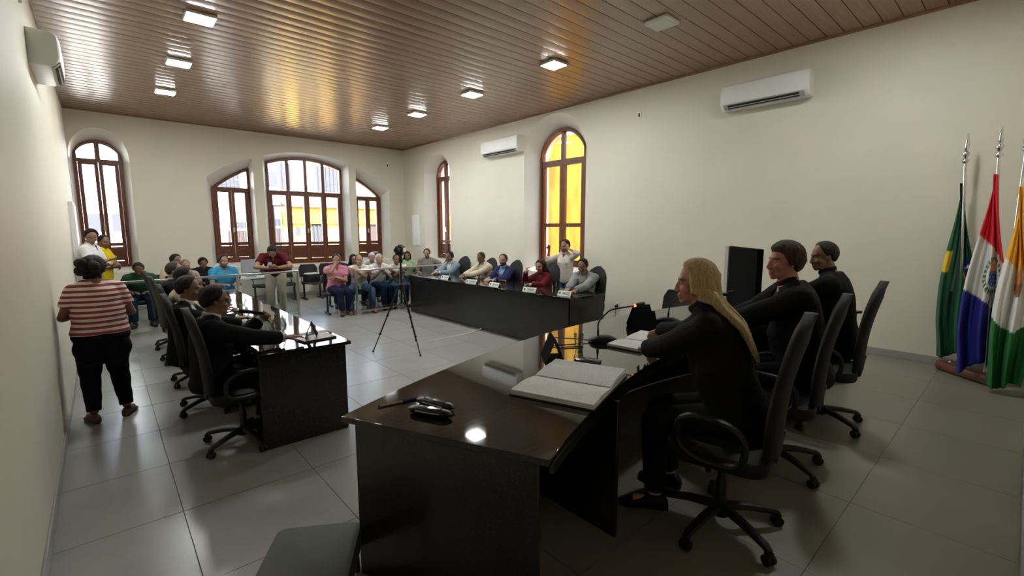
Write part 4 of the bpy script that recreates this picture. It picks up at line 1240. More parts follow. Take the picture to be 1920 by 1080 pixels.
def person(label, top, heading, pose='sit', zf=0.0, s=1.0, lean=(8, 14), side=0, twist=0, head=(0, 8, 0), skin=(.36, .20, .125), hair=('short', (.012, .009, .008), .012),
           hands=None, legs=None, garment=None, trousers=((.02, .03, .07), 1.0), shoes=(.03, .025, .022), vox=.0085, fem=False, girth=1.0, beard=None, hs=.97, glasses=False,
           seat=.46, name='person', group=None, seed=1, brow=None, belt=None):
    rz = math.radians(heading - 90)
    Rz = np.array(Matrix.Rotation(rz, 3, 'Z'))
    top = np.array(top, float)
    ht = math.radians(head[0]); hp = math.radians(head[1]); hr_ = math.radians(head[2])
    Rh = rotm((0, 0, 1), ht) @ rotm((1, 0, 0), -hp) @ rotm((0, 1, 0), hr_)
    hx, hf, hu = Rh @ np.array([1., 0, 0]), Rh @ np.array([0, 1., 0]), Rh @ np.array([0, 0, 1.])
    a1, a2 = map(math.radians, lean); sb = math.radians(side)
    pz = (seat + .085 * s) if pose == 'sit' else .915 * s
    def spine(L):
        n = 41; tt = np.linspace(0, 1, n); ang = a1 + (a2 - a1) * tt
        tan = np.stack([np.full(n, math.sin(sb)), np.sin(ang) * math.cos(sb), np.cos(ang) * math.cos(sb)], 1)
        P = np.vstack([[0, 0, 0], np.cumsum((tan[:-1] + tan[1:]) / 2 * L / (n - 1), 0)]) + np.array([0, 0, pz])
        return P, tan
    an = .45 * a2 + .35 * hp
    nd = np.array([math.sin(sb) * .5, math.sin(an), math.cos(an)])
    def head_c(P): return P[-1] + (nd * .074 + hu * .066 * hs + hf * .022) * s ** .5
    L = .56 * s
    for _ in range(6):
        P, tan = spine(L); hc = head_c(P); zt = (hc + hu * .124 * hs)[2] + zf
        L = np.clip(L + (top[2] - zt) / max(.25, math.cos((a1 + a2) / 2)), .40, .70)
    P, tan = spine(L); hc = head_c(P)
    ht_ = hc + hu * .124 * hs
    loc = np.array([top[0], top[1], zf]) - Rz @ np.array([ht_[0], ht_[1], 0])
    loc[2] = zf
    toL = lambda p: Rz.T @ (np.array(p, float) - loc)
    kL = L / .56
    def at(t):
        tc = np.clip(t, 0, 1); f = tc * 40; i = int(min(39, math.floor(f))); p = P[i] + (P[i + 1] - P[i]) * (f - i); T_ = nrm(tan[i] + (tan[i + 1] - tan[i]) * (f - i))
        if t < 0: p = p + T_ * t * .56 * s
        tw = math.radians(twist) * np.clip(t, 0, 1); U = np.array([math.cos(tw), math.sin(tw), 0]); U = nrm(U - T_ * (U @ T_)); V = np.cross(T_, U)
        return p, T_, U, V
    shw = (.90 if fem else 1.0); hpw = (1.04 if fem else 1.0)
    def torso(mb, t0, t1, d, belly=True, n=22):
        tl = [t0] + [t for t in TOR[:, 0] if t0 + .02 < t < t1 - .02] + [t1]
        R = []
        for t in tl:
            a = np.interp(t, TOR[:, 0], TOR[:, 1]) * s; b = np.interp(t, TOR[:, 0], TOR[:, 2]) * s; o = np.interp(t, TOR[:, 0], TOR[:, 3]) * s
            if t < .62: a *= (1 + (girth - 1) * .9) * hpw; b *= 1 + (girth - 1) * 1.5; o += .05 * (girth - 1) * (1 if t > .0 else 0)
            else:
                a *= shw * (1 + (girth - 1) * .45 * (1 if t < .9 else .3)); b *= 1 + (girth - 1) * .5 * (1 if t < .9 else .2)
            p, T_, U, V = at(t); p = p + V * o
            R.append([p + U * (a + d) * math.cos(x) + V * (b + d) * math.copysign(abs(math.sin(x)) ** .9, math.sin(x)) for x in np.linspace(0, 2 * PI, n, endpoint=False)])
        mb.rings(R)
        if fem:
            p, T_, U, V = at(.66)
            for sd in (-1, 1): mb.sphere(p + U * sd * .072 * s + V * .074 * s, (.054 * s + d * 1.1,) * 3, 8)
    # joints
    ps, Ts, Us, Vs = at(.855)
    SH = {sd: ps + Us * sd * .172 * s * shw * (1 + .25 * (girth - 1)) + Ts * .0 for sd in (-1, 1)}
    l1, l2 = .285 * s, .25 * s
    hands = hands or {}
    ARM = {}
    for sd, key in ((-1, 'L'), (1, 'R')):
        h = dict(hands.get(key, {}))
        if 'w' in h: W = toL(h['w'])
        elif 'l' in h: W = np.array(h['l'], float)
        elif pose == 'sit': W = np.array([sd * .12, .30 * s, pz + .10])
        else: W = SH[sd] + np.array([sd * .06, .04, -.50 * s])
        hint = np.array(h.get('hint', (sd * .55, -.35, -.75)), float)
        E_, W = ik(SH[sd], W, l1, l2, hint)
        fd = nrm(W - E_); hd = nrm(np.array(h['dir'], float)) if 'dir' in h else fd
        if 'dw' in h: hd = nrm(Rz.T @ np.array(h['dw'], float))
        pn = np.array(h.get('palm', (0, 0, -1) if pose == 'sit' else (-sd, 0, 0)), float)
        if abs(nrm(pn) @ hd) > .93: pn = np.array([-sd, 0.01, 0.02])
        ARM[sd] = (SH[sd], E_, W, hd, pn, h.get('curl', .45))
    HIP = {sd: at(0)[0] + np.array([sd * .088 * s * hpw, 0, -.01]) for sd in (-1, 1)}
    legs = legs or {}
    LEG = {}
    for sd, key in ((-1, 'L'), (1, 'R')):
        g = legs.get(key, {})
        if 'a' in g: A_ = np.array(g['a'], float)
        elif pose == 'sit': A_ = np.array([sd * .13, .36 * s, .085])
        else: A_ = np.array([sd * .10 * (1 + (girth - 1)), 0, .085])
        hint = np.array(g.get('hint', (sd * .12, 1, .75) if pose == 'sit' else (sd * .05, 1, 0)), float)
        K_, A_ = ik(HIP[sd], A_, .43 * s, .415 * s, hint)
        LEG[sd] = (HIP[sd], K_, A_, nrm(np.array(g.get('foot', (sd * .22, 1, 0)), float)))
    # ---- body mesh
    root_me = {}
    mb = MB()
    torso(mb, -.15, 1.0, 0)
    p7, T7, U7, V7 = at(1.0)
    nr = (.050 if fem else .057) * (1 + .5 * (girth - 1))
    mb.tube([at(.93)[0], p7, p7 * .5 + hc * .5, hc - hu * .02], [nr * 1.35, nr * 1.08, nr, nr], 14)
    for sd in (-1, 1):
        q = at(.965)[0]
        mb.tube([q, (q + SH[sd]) / 2 + Ts * .012, SH[sd]], np.array([.05, .052, .05]) * s, 10)
        S_, E_, W_, hd, pn, cu = ARM[sd]
        af = (1 + .5 * (girth - 1)) * (.88 if fem else 1)
        mb.sphere(S_, .060 * s * af, 8)
        mb.tube([S_, S_ * .6 + E_ * .4, E_], np.array([.054, .050, .040]) * s * af, 10); mb.sphere(E_, .041 * s * af, 8)
        mb.tube([E_, E_ * .7 + W_ * .3, W_], np.array([.041, .042, .027]) * s * af, 10)
        hand_mesh(mb, W_, hd, pn, sd, cu, s * (.92 if fem else 1.0), 1.0 if vox < .007 else 1.12)
        Hh, K_, A_, fdir = LEG[sd]
        mb.tube([Hh, Hh * .5 + K_ * .5, K_], np.array([.092, .080, .058]) * s * (1 + .8 * (girth - 1)), 12); mb.sphere(K_, .058 * s, 8)
        mb.tube([K_, K_ * .68 + A_ * .32, A_], np.array([.056, .058, .038]) * s, 12)
        mb.tube([A_ - np.array([0, 0, .045 * s]) - fdir * .04, A_ - np.array([0, 0, .045 * s]) + fdir * .12], [.034, .028], 8)
    # head
    hl = lambda x, y, z: hc + (hx * x + hf * y + hu * z) * hs
    def blob(c, r, n=12):
        mb.sphere(hl(*c), np.array(r) * hs, n, np.stack([hx, hf, hu], 1))
    blob((0, -.012, .030), (.0765, .0955, .0925), 14)
    blob((0, .020, -.022), (.062, .070, .088), 12)
    blob((0, .030, -.070), (.050 if not fem else .046, .052, .044)); blob((0, .070, -.100), (.024, .020, .017), 8)
    blob((0, .076, .026), (.048, .018, .014), 8)
    for sd in (-1, 1):
        blob((sd * .040, .060, -.028), (.026, .026, .024), 8)
        blob((sd * .078, -.008, -.008), (.009, .019, .031), 8)
    mb.tube([hl(0, .086, .014), hl(0, .098, -.010), hl(0, .1055, -.034), hl(0, .097, -.045)], np.array([.008, .0095, .0128, .010]) * hs, 8)
    for sd in (-1, 1): blob((sd * .012, .098, -.040), (.009, .011, .009), 6)
    blob((0, .088, -.066), (.024, .013, .0075), 8); blob((0, .086, -.079), (.021, .013, .008), 8)
    hcol = np.array(hair[1]) if hair else np.array((.02, .015, .012))
    bcol = np.array(brow) if brow is not None else hcol
    out = {}
    def body_cb(me):
        co = co_of(me)
        loc_h = (co - hc) / hs @ np.stack([hx, hf, hu], 1)
        m = np.exp(-(np.abs(loc_h) * 0).sum(1)) * 0
        x, y, z = loc_h.T
        near = (np.abs(x) < .12) & (y > 0) & (np.abs(z) < .16)
        push = np.zeros(len(co))
        for sd in (-1, 1):
            push -= .0065 * np.exp(-(((x - sd * .032) / .015) ** 2 + ((z - .003) / .011) ** 2))
            push -= .004 * np.exp(-(((x - sd * .028) / .010) ** 2 + ((z + .060) / .016) ** 2))
        push -= .0055 * np.exp(-((x / .024) ** 2 + ((z + .0725) / .0035) ** 2))
        push *= near
        co = co + np.outer(push * hs, hf)
        sk = np.array(skin)
        col = np.tile(sk, (len(co), 1))
        fr = near & (y > .045)
        lip = np.exp(-(((x) / .026) ** 4 + ((z + .0725) / .0115) ** 4)) * fr
        col = col * (1 - .55 * lip[:, None]) + np.array([sk[0] * .85, sk[1] * .48, sk[2] * .48]) * (.55 * lip[:, None])
        for sd in (-1, 1):
            bw = np.exp(-(((x - sd * .034) / .021) ** 4 + ((z - .026 - .10 * (.034 - np.abs(x))) / .0062) ** 4)) * fr
            col = col * (1 - .85 * bw[:, None]) + bcol * .85 * bw[:, None]
            ck = np.exp(-(((x - sd * .045) / .02) ** 2 + ((z + .03) / .02) ** 2)) * fr
            col = col * (1 + ck[:, None] * np.array([.10, -.03, -.03]))
        if beard:
            bc, st_ = np.array(beard[0]), beard[1]
            jaw = np.clip((-.045 - z + .25 * np.maximum(0, .06 - y)) / .018, 0, 1) * np.clip((z + .15) / .02, 0, 1) * (y > -.02) * (np.abs(x) < .1)
            mou = np.exp(-((x / .030) ** 4 + ((z + .056) / .009) ** 4)) * fr
            k = np.clip(jaw + mou, 0, 1) * st_ * (1 - lip * .9) * (np.abs(loc_h).max(1) < .15)
            col = col * (1 - k[:, None]) + bc * k[:, None]
        at_ = me.color_attributes.new('Col', 'FLOAT_COLOR', 'POINT')
        c4 = np.ones((len(co), 4), np.float32); c4[:, :3] = np.clip(col, 0, 1); at_.data.foreach_set('color', c4.ravel())
        o = finish(me, name, co, MATS['skin'])
        o.location = loc; o.rotation_euler = (0, 0, rz)
        tag(o, label, 'person', group)
        out['o'] = o
        for f_ in out.get('later', []): f_(o)
    JOBS.append(dict(mb=mb, vox=vox, sm=2, cb=body_cb, dec=(.42 if vox > .007 else .7)))
    later = out.setdefault('later', [])
    # eyes
    eb = MB()
    for sd in (-1, 1):
        eb.mi = 0; eb.sphere(hl(sd * .032, .0800, .0035), np.array([.0125, .0075, .0058]) * hs, 8, np.stack([hx, hf, hu], 1))
        eb.mi = 1; eb.sphere(hl(sd * .032, .0832, .0035), np.array([.0058, .0052, .0056]) * hs, 6, np.stack([hx, hf, hu], 1))
    later.append(lambda o: eb.build('eyes', ['eye_white', 'iris'], o))
    # hair
    if hair:
        hm_ = hair_mesh(hair[0], seed, hair[2])
        hv = MB(); hv.v = [tuple(hl(*p)) for p in hm_.v]; hv.f = hm_.f; hv.m = hm_.m
        rndh = np.random.RandomState(seed + 50)
        if hair[0] == 'long':
            ln = hair[3] if len(hair) > 3 else .34
            nst = hair[4] if len(hair) > 4 else 40
            back = nrm(-V7 * .8 - np.array([0, 0, .0]))
            for k in range(nst):
                az = math.radians(66 + 228 * (k + .5) / nst + rndh.normal() * 3)
                d0 = np.array([math.sin(az), math.cos(az), 0])
                l_ = ln * (1 + .10 * rndh.normal()) * (1.0 if abs(az - PI) < 1.5 else .86)
                pts = [hl(d0[0] * .02, -.01 + d0[1] * .02, .122), hl(d0[0] * .055, -.012 + d0[1] * .068, .105), hl(d0[0] * .084, -.012 + d0[1] * .104, .040), hl(d0[0] * .090, -.014 + d0[1] * .108, -.03)]
                p = pts[-1]; dr = nrm(-hu * .8 + np.array([0, 0, -1.]) * .5 + (hx * d0[0] + hf * d0[1]) * .10)
                for q in range(6):
                    p = p + dr * l_ / 6
                    # keep clear of shoulders and back
                    rel = p - p7; bk = rel @ (-V7); lim = .085 * s * girth + (.065 if (garment or {}).get("kind") == "jacket" else .04) * min(1, max(0, -rel[2]) / .10)
                    if p[2] < p7[2] + .06 and bk < lim and abs(rel @ U7) < .20 and d0[1] < (.62 if len(hair) > 5 else .35): p = p + (-V7) * (lim - bk) * .8
                    pts.append(p); dr = nrm(dr + np.array([0, 0, -.25]) + rndh.normal(size=3) * .05)
                hv.tube(pts, np.array([.006, .014, .0165, .017, .017, .016, .015, .013, .011, .004])[:len(pts)] * (1 + .15 * rndh.normal()) * (hair[5] if len(hair) > 5 else 1), 6, flat=.55)
        if hair[0] in ('bun', 'pony'):
            for k in range(14):
                c = np.array([rndh.normal() * .026 - .02, -.115 + rndh.normal() * .016, .030 + rndh.normal() * .028])
                hv.sphere(hl(*c), .040 + .010 * rndh.rand(), 8)
            # locks hanging at the nape
            for k in range(12):
                x_ = rndh.normal() * .035; hv.tube([hl(x_, -.09, -.02), hl(x_ * 1.1, -.088, -.06), hl(x_ * 1.2, -.075, -.095)], [.014, .013, .006], 6)
        hm2 = M('hair_%02x%02x%02x' % tuple(int(255 * min(1, c) ** .5) for c in hair[1]), hair[1], .55, var=.45, scale=9, stretch=(14, 14, 2.5), bump=.45, bscale=40, spec=.22)
        later.append(lambda o: hv.build('hair', hm2, o, ang=180))
    if glasses:
        gb = MB()
        for sd in (-1, 1):
            gb.loop([hl(sd * .034 + .026 * math.copysign(abs(math.cos(a)) ** .7, math.cos(a)), .097 - .004 * abs(math.cos(a)), .004 + .017 * math.copysign(abs(math.sin(a)) ** .7, math.sin(a))) for a in np.linspace(0, 2 * PI, 20, endpoint=False)], .0022, 6, up=hf)
            gb.tube([hl(sd * .060, .094, .010), hl(sd * .082, .06, .010), hl(sd * .084, -.005, .008), hl(sd * .082, -.02, -.008)], .0022, 6)
        gb.tube([hl(-.009, .100, .008), hl(0, .103, .010), hl(.009, .100, .008)], .002, 6)
        later.append(lambda o: gb.build('glasses', 'black_plastic', o))
    gv = vox * (1.35 if vox < .007 else 1.45)
    # trousers
    tcol, loose = trousers
    tb = MB(); torso(tb, -.15, .10 if pose == 'stand' else .06, .009 * min(loose, 1.4))
    for sd in (-1, 1):
        Hh, K_, A_, fdir = LEG[sd]; gg = (1 + .8 * (girth - 1))
        e = .010 * loose
        A2 = A_ + (K_ - A_) * .06
        if girth > 1.2: tb.sphere(Hh + np.array([sd * .012, -.025, -.10]), (.118, .15, .15), 10)
        tb.tube([Hh, Hh * .5 + K_ * .5, K_], np.array([.094 * gg + e, .082 * gg + e, .062 * gg + e]) * s, 14); tb.sphere(K_, (.061 * gg + e) * s, 8)
        tb.tube([K_, K_ * .65 + A2 * .35, A2], np.array([.060 * gg + e, .062 + e * 1.3, .050 + e * .8]) * s, 14)
    def tr_cb(me):
        co = co_of(me); no = np.empty(len(co) * 3); me.vertices.foreach_get('normal', no); co = co + no.reshape(-1, 3) * wrinkle(co, .0045, seed)[:, None]
        finish(me, 'trousers', co, fabric(tcol), out['o'])
    JOBS.append(dict(mb=tb, vox=gv, sm=2, cb=tr_cb, dec=.6))
    # shoes
    for sd in (-1, 1):
        Hh, K_, A_, fdir = LEG[sd]
        sb_ = MB(); up_ = np.array([0, 0, 1.]); lt = np.cross(fdir, up_); R = []
        g0 = A_ - np.array([0, 0, A_[2]]) if pose == 'stand' or A_[2] < .12 else A_ - np.array([0, 0, .085])
        for q, wd, hh in ((-.075, .028, .055), (-.06, .036, .082), (.0, .040, .098), (.05, .042, .078), (.11, .048, .056), (.155, .044, .044), (.19, .026, .030)):
            c = g0 + fdir * q * s
            R.append([c + lt * wd * s * math.cos(a) + up_ * (hh * s / 2 + hh * s / 2 * math.copysign(abs(math.sin(a)) ** .7, math.sin(a))) for a in np.linspace(0, 2 * PI, 12, endpoint=False)])
        sb_.rings(R)
        later.append(lambda o, sb_=sb_: sb_.build('shoe', fabric(shoes, .5), o, ang=70))
    # top garment
    G = dict(kind='shirt', col=(.5, .5, .5), sleeve='short', under=None)
    G.update(garment or {})
    kind = G['kind']; jk = kind == 'jacket'
    def sleeves(mb_, d, frac, wr=.030):
        for sd in (-1, 1):
            S_, E_, W_, hd, pn, cu = ARM[sd]; af = (1 + .5 * (girth - 1)) * (.88 if fem else 1)
            q = at(.965)[0]; mb_.tube([q, (q + SH[sd]) / 2 + Ts * .014, SH[sd]], (np.array([.044, .054, .054]) * s + d * .8), 10)
            mb_.sphere(S_, .060 * s * af + d, 8)
            if frac <= 1:
                e = S_ + (E_ - S_) * frac
                mb_.tube([S_, S_ * .5 + e * .5, e], np.array([.056, .054, .053]) * s * af + d, 12)
            else:
                f2 = frac - 1; e = E_ + (W_ - E_) * f2
                mb_.tube([S_, S_ * .6 + E_ * .4, E_], np.array([.056, .052, .046]) * s * af + d, 12); mb_.sphere(E_, .046 * s * af + d, 8)
                r_end = np.interp(f2, [0, .3, 1], [.045, .044, wr])
                mb_.tube([E_, E_ * .65 + e * .35, e], np.array([.045, .045 if f2 > .3 else .044, r_end]) * s * af + d, 12)
    frac = {'short': .62, 'long': 1.97, 'rolled': 1.42, 'none': .12}[G['sleeve']]
    hem = G.get('hem', -.13)
    thick = G.get('thick', .022 if jk else .021)
    gm = MB(); torso(gm, hem, .985, thick); sleeves(gm, thick, 1.90 if jk else frac)
    if kind in ('polo', 'shirt') and not jk:
        c = p7 + T7 * .012; ring = [c + U7 * (.066 * math.cos(a)) * (1 + .3 * (girth - 1)) + V7 * (.064 * math.sin(a) + .004) * (1 + .3 * (girth - 1)) + T7 * (.012 - .022 * max(0, math.sin(a))) for a in np.linspace(0, 2 * PI, 18, endpoint=False)]
        cb2 = MB(); cb2.loop(ring, .009, 8, up=T7, flat=2.1)
        later.append(lambda o, cb2=cb2: cb2.build('collar', fabric(G['col'], G.get('rough', .8)), o, ang=80))
    vd = G.get('v', .30 if jk else (.07 if kind in ('polo', 'shirt') else 0))
    if jk:
        for sd in (-1, 1):
            def fp(t, x):
                p, T_, U, V = at(t); b = np.interp(t, TOR[:, 0], TOR[:, 2]) * s * (1 + (girth - 1) * .8); a = np.interp(t, TOR[:, 0], TOR[:, 1]) * s
                return p + U * sd * x + V * (b * math.sqrt(max(.05, 1 - (x / a) ** 2)) + thick - .002 + np.interp(t, TOR[:, 0], TOR[:, 3]) * s)
            gm.tube([p7 + T7 * .02 - V7 * .055, p7 + T7 * .018 + U7 * sd * .072, fp(.93, .06), fp(.80, .055), fp(.66, .035), fp(.50, .012)], np.array([.012, .014, .015, .018, .015, .008]), 8, flat=.55)
    def ga_cb(me):
        co = co_of(me); no = np.empty(len(co) * 3); me.vertices.foreach_get('normal', no)
        co = co + no.reshape(-1, 3) * wrinkle(co, G.get('fold', .005), seed + 7)[:, None]
        o = finish(me, {'jacket': 'jacket', 'tee': 't_shirt', 'polo': 'polo_shirt', 'shirt': 'shirt'}[kind], co, MATS['stripes'] if G['col'] == 'stripes' else fabric(G['col'], G.get('rough', .8)), out['o'])
        if vd:
            bm = bmesh.new(); bm.from_mesh(me); bm.verts.ensure_lookup_table(); dead = []
            rel = co - p7; fw_ = rel @ V7; xx = np.abs(rel @ U7); dn = -(rel @ T7)
            wv = (G.get('vw', .078 if jk else .028)) * np.clip(1 - dn / (vd * s), 0, 1) ** .8
            msk = (fw_ > .012) & (fw_ < .148 * s * girth + thick) & (xx < wv) & (dn > -.05) & (dn < vd * s)
            bmesh.ops.delete(bm, geom=[bm.verts[i] for i in np.nonzero(msk)[0]], context='VERTS'); bm.to_mesh(me); bm.free(); me.update()
    JOBS.append(dict(mb=gm, vox=gv, sm=2, cb=ga_cb))
    if jk:
        um = MB(); torso(um, .1, .985, .011)
        c = p7 + T7 * .014; ring = [c + U7 * (.064 * math.cos(a)) + V7 * (.061 * math.sin(a) + .004) + T7 * (.014 - .020 * max(0, math.sin(a))) for a in np.linspace(0, 2 * PI, 18, endpoint=False)]
        cb_ = MB(); cb_.loop(ring, .0075, 8, up=T7, flat=2.5)
        later.append(lambda o, cb_=cb_: cb_.build('collar', fabric(G.get('under') or (.75, .74, .72), .75, .1), o, ang=80))
        for sd in (-1, 1):
            S_, E_, W_, hd, pn, cu = ARM[sd]; af = (1 + .5 * (girth - 1)) * (.88 if fem else 1)
            e0 = E_ + (W_ - E_) * .75; cf = MB(); cf.tube([e0, e0 * .5 + W_ * .5, W_ + hd * .004], np.array([.036, .038, .036]) * s * af, 12)
            later.append(lambda o, cf=cf: cf.build('cuff', fabric(G.get('under') or (.75, .74, .72), .75, .1), o))
        uc = G.get('under') or (.75, .74, .72)
        def un_cb(me):
            finish(me, 'shirt', None, fabric(uc, .75, .1), out['o'])
        JOBS.append(dict(mb=um, vox=gv, sm=1, cb=un_cb))
    # remember a few places for things held
    return dict(loc=loc, Rz=Rz, hands={sd: (Rz @ ARM[sd][2] + loc, Rz @ ARM[sd][3]) for sd in (-1, 1)}, head=Rz @ hc + loc, hl=lambda x, y, z: Rz @ hl(x, y, z) + loc)
BLK = (.010, .010, .011)
DARKHAIR = (.010, .008, .007)
def dk_arm(x, y, z=.835, **k): return dict(w=(x, y, z), **k)
# ---- head table
zt = ZT + .035
W1 = person('blonde woman in black jacket writing at the head table, seated nearest the camera', (2.40, 1.20, 1.615), 112, zf=DZ, s=.98, lean=(16, 24), head=(14, 4, 0), skin=(.52, .26, .175),
       hair=('long', (.62, .46, .23), .020, .40, 84, 1.35), fem=True, girth=1.16, vox=.0058, seat=.475, brow=(.16, .09, .04),
       hands={'R': dict(w=(2.78, 1.62, 1.10), hint=(.6, -.2, -.8), palm=(-.3, .2, -1), dw=(.35, .75, -.45), curl=.75), 'L': dict(w=(2.47, 1.60, zt), hint=(-.9, -.1, -.4), palm=(0, 0, -1), dw=(.9, .3, 0), curl=.5)},
       legs={'L': dict(a=(-.16, .40, .09), hint=(0, 1, .4)), 'R': dict(a=(.12, .36, .09), hint=(0, 1, .4))},
       garment=dict(kind='jacket', col=(.0115, .0105, .0095), under=(.03, .03, .03), thick=.026, hem=-.13), trousers=((.010, .010, .010), 1.2), shoes=(.012, .012, .012), seed=3)
person('brown-haired man in black suit at the middle of the head table, face in profile', (3.52, 1.12, 1.690), 120, zf=DZ, s=1.06, lean=(6, 16), head=(14, 2, 0), skin=(.50, .215, .145),
       hair=('fringe', (.060, .027, .012), .018), girth=1.18, vox=.0062, seat=.475, hs=1.04, brow=(.07, .035, .02),
       hands={'R': dict(w=(3.86, 1.72, zt), hint=(.8, -.2, -.6), dw=(.2, 1, 0)), 'L': dict(w=(3.30, 1.70, zt), hint=(-.9, -.1, -.4), dw=(.6, .8, 0))},
       garment=dict(kind='jacket', col=(.011, .011, .012), under=(.03, .012, .012), thick=.022), trousers=(BLK, 1.1), shoes=(.01, .01, .01), seed=5)
person('short-haired man in black suit at the head table, face turned away', (4.56, 1.17, 1.675), 100, zf=DZ, s=1.05, lean=(8, 14), head=(28, 10, 0), skin=(.30, .165, .095),
       hair=('short', (.020, .015, .011), .010), girth=1.08, vox=.0075, seat=.475,
       hands={'R': dict(w=(4.85, 1.70, zt), hint=(.8, -.2, -.6), dw=(0, 1, 0)), 'L': dict(w=(4.45, 1.74, zt), hint=(-.9, -.1, -.4), dw=(.3, .9, 0))},
       garment=dict(kind='jacket', col=BLK, under=(.02, .02, .02)), trousers=(BLK, 1.1), shoes=(.01, .01, .01), seed=6)
# ---- left desk
P1 = person('bespectacled man in black suit holding a microphone to his mouth at the left desk', (.68, 4.42, 1.320), -6, s=1.0, lean=(-4, 10), head=(6, 8, 0), skin=(.25, .13, .085),
       hair=('short', DARKHAIR, .014), glasses=True, girth=1.12, vox=.006,
       hands={'L': dict(w=(1.00, 4.46, 1.00), hint=(.5, .3, -.8), palm=(1, -.1, .1), dw=(.35, -.5, .45), curl=1.0), 'R': dict(w=(1.22, 4.16, .835), hint=(.5, -.6, -.3), dw=(1, .05, 0), curl=.25)},
       garment=dict(kind='jacket', col=(.010, .010, .012), under=(.62, .62, .64)), trousers=(BLK, 1.1), shoes=(.012, .012, .012), seed=7)
mc_a = np.array(P1['hl'](0, .125, -.075)); hw, hd_ = P1['hands'][-1]; mc_b = np.array(hw) + hd_ * .075 + np.array([.02, -.03, .0])
dm = nrm(mc_b - mc_a)
mt = thing('handheld_microphone', 'black handheld microphone with metal mesh head held by the bespectacled man', 'microphone', tuple(mc_a), 0)
MB().tube([dm * .0, dm * .012, dm * .035, dm * .052], [.012, .023, .025, .017], 12).build('mesh_head', 'steel', mt, ang=60)
MB().tube([dm * .052, dm * .07, dm * .20, dm * .26], [.017, .018, .014, .012], 12).build('handle', 'black_plastic', mt, ang=60)
person('young suited man with white shirt collar second along the left desk', (.62, 5.42, 1.325), -14, s=1.0, lean=(0, 10), head=(-4, 8, 0), skin=(.22, .115, .07), hair=('short', (.016, .012, .010), .014), vox=.0078,
       hands={'L': dk_arm(1.04, 5.60), 'R': dk_arm(1.02, 5.25)}, garment=dict(kind='jacket', col=BLK, under=(.72, .72, .70)), trousers=(BLK, 1), seed=8)
person('dark-haired man in cream jacket third along the left desk, mostly hidden', (.72, 6.55, 1.34), -8, s=1.0, lean=(0, 10), head=(-10, 6, 0), skin=(.24, .13, .08), hair=('full', DARKHAIR, .016),
       hands={'L': dk_arm(1.04, 6.7), 'R': dk_arm(1.02, 6.35)}, garment=dict(kind='jacket', col=(.50, .43, .31), under=(.05, .05, .06)), trousers=((.03, .03, .04), 1), seed=9)
person('older man in black jacket fourth along the left desk', (.73, 7.72, 1.345), -10, s=1.0, lean=(0, 8), head=(-6, 4, 0), skin=(.34, .19, .12), hair=('short', (.05, .04, .035), .008),
       hands={'L': dk_arm(1.04, 7.9), 'R': dk_arm(1.02, 7.5)}, garment=dict(kind='jacket', col=BLK, under=(.6, .55, .45)), trousers=(BLK, 1), seed=10)
# ---- right desk
person('man in light blue suit at the far end of the right desk', (5.90, 8.80, 1.285), 186, s=.98, lean=(8, 16), head=(6, 14, 0), skin=(.20, .11, .07), hair=('short', DARKHAIR, .012),
       hands={'L': dk_arm(5.54, 8.66), 'R': dk_arm(5.52, 8.78)}, garment=dict(kind='jacket', col=(.20, .27, .33), under=(.75, .72, .70)), trousers=((.12, .15, .2), 1), seed=11)
person('man in beige suit with patterned shirt at the right desk', (5.95, 7.71, 1.305), 178, s=1.0, lean=(8, 16), head=(10, 22, 0), skin=(.17, .09, .055), hair=('buzz', (.03, .025, .022), .005),
       hands={'L': dk_arm(5.54, 7.64), 'R': dk_arm(5.52, 7.76)}, garment=dict(kind='jacket', col=(.56, .48, .34), under=(.55, .52, .50)), trousers=((.3, .26, .2), 1), seed=12)
person('bearded man in navy suit and blue shirt at the right desk', (5.95, 6.95, 1.300), 184, s=1.0, lean=(8, 12), head=(18, 4, 0), skin=(.36, .20, .13), hair=('short', (.02, .014, .011), .009), beard=((.03, .02, .015), .8),
       hands={'L': dk_arm(5.54, 6.74), 'R': dk_arm(5.50, 6.88)}, garment=dict(kind='jacket', col=(.025, .024, .085), under=(.20, .36, .62)), trousers=((.02, .02, .06), 1), seed=13)
person('woman in maroon blouse with hand at her cheek at the right desk', (5.88, 5.85, 1.245), 184, s=.92, lean=(12, 18), head=(6, 12, 0), skin=(.40, .22, .145), hair=('long', (.028, .013, .009), .014, .22, 26), fem=True,
       hands={'R': dict(w=(5.66, 5.98, 1.03), hint=(.5, .2, -.8), palm=(-.3, -.8, .3), dw=(.2, -.25, .8), curl=.8), 'L': dk_arm(5.54, 5.72)}, garment=dict(kind='shirt', col=(.12, .012, .02), sleeve='long'), trousers=((.02, .02, .03), 1), seed=14)
person('man in grey jacket with gold wristwatch at the near end of the right desk', (5.86, 4.86, 1.300), 186, s=1.0, lean=(8, 16), head=(8, 22, 0), skin=(.28, .14, .085), hair=('short', DARKHAIR, .011),
       hands={'L': dk_arm(5.50, 4.68, palm=(0, 0, -1), curl=.5), 'R': dk_arm(5.48, 4.82)}, garment=dict(kind='jacket', col=(.27, .28, .27), under=(.33, .34, .33)), trousers=((.05, .05, .06), 1), seed=15, girth=1.06)
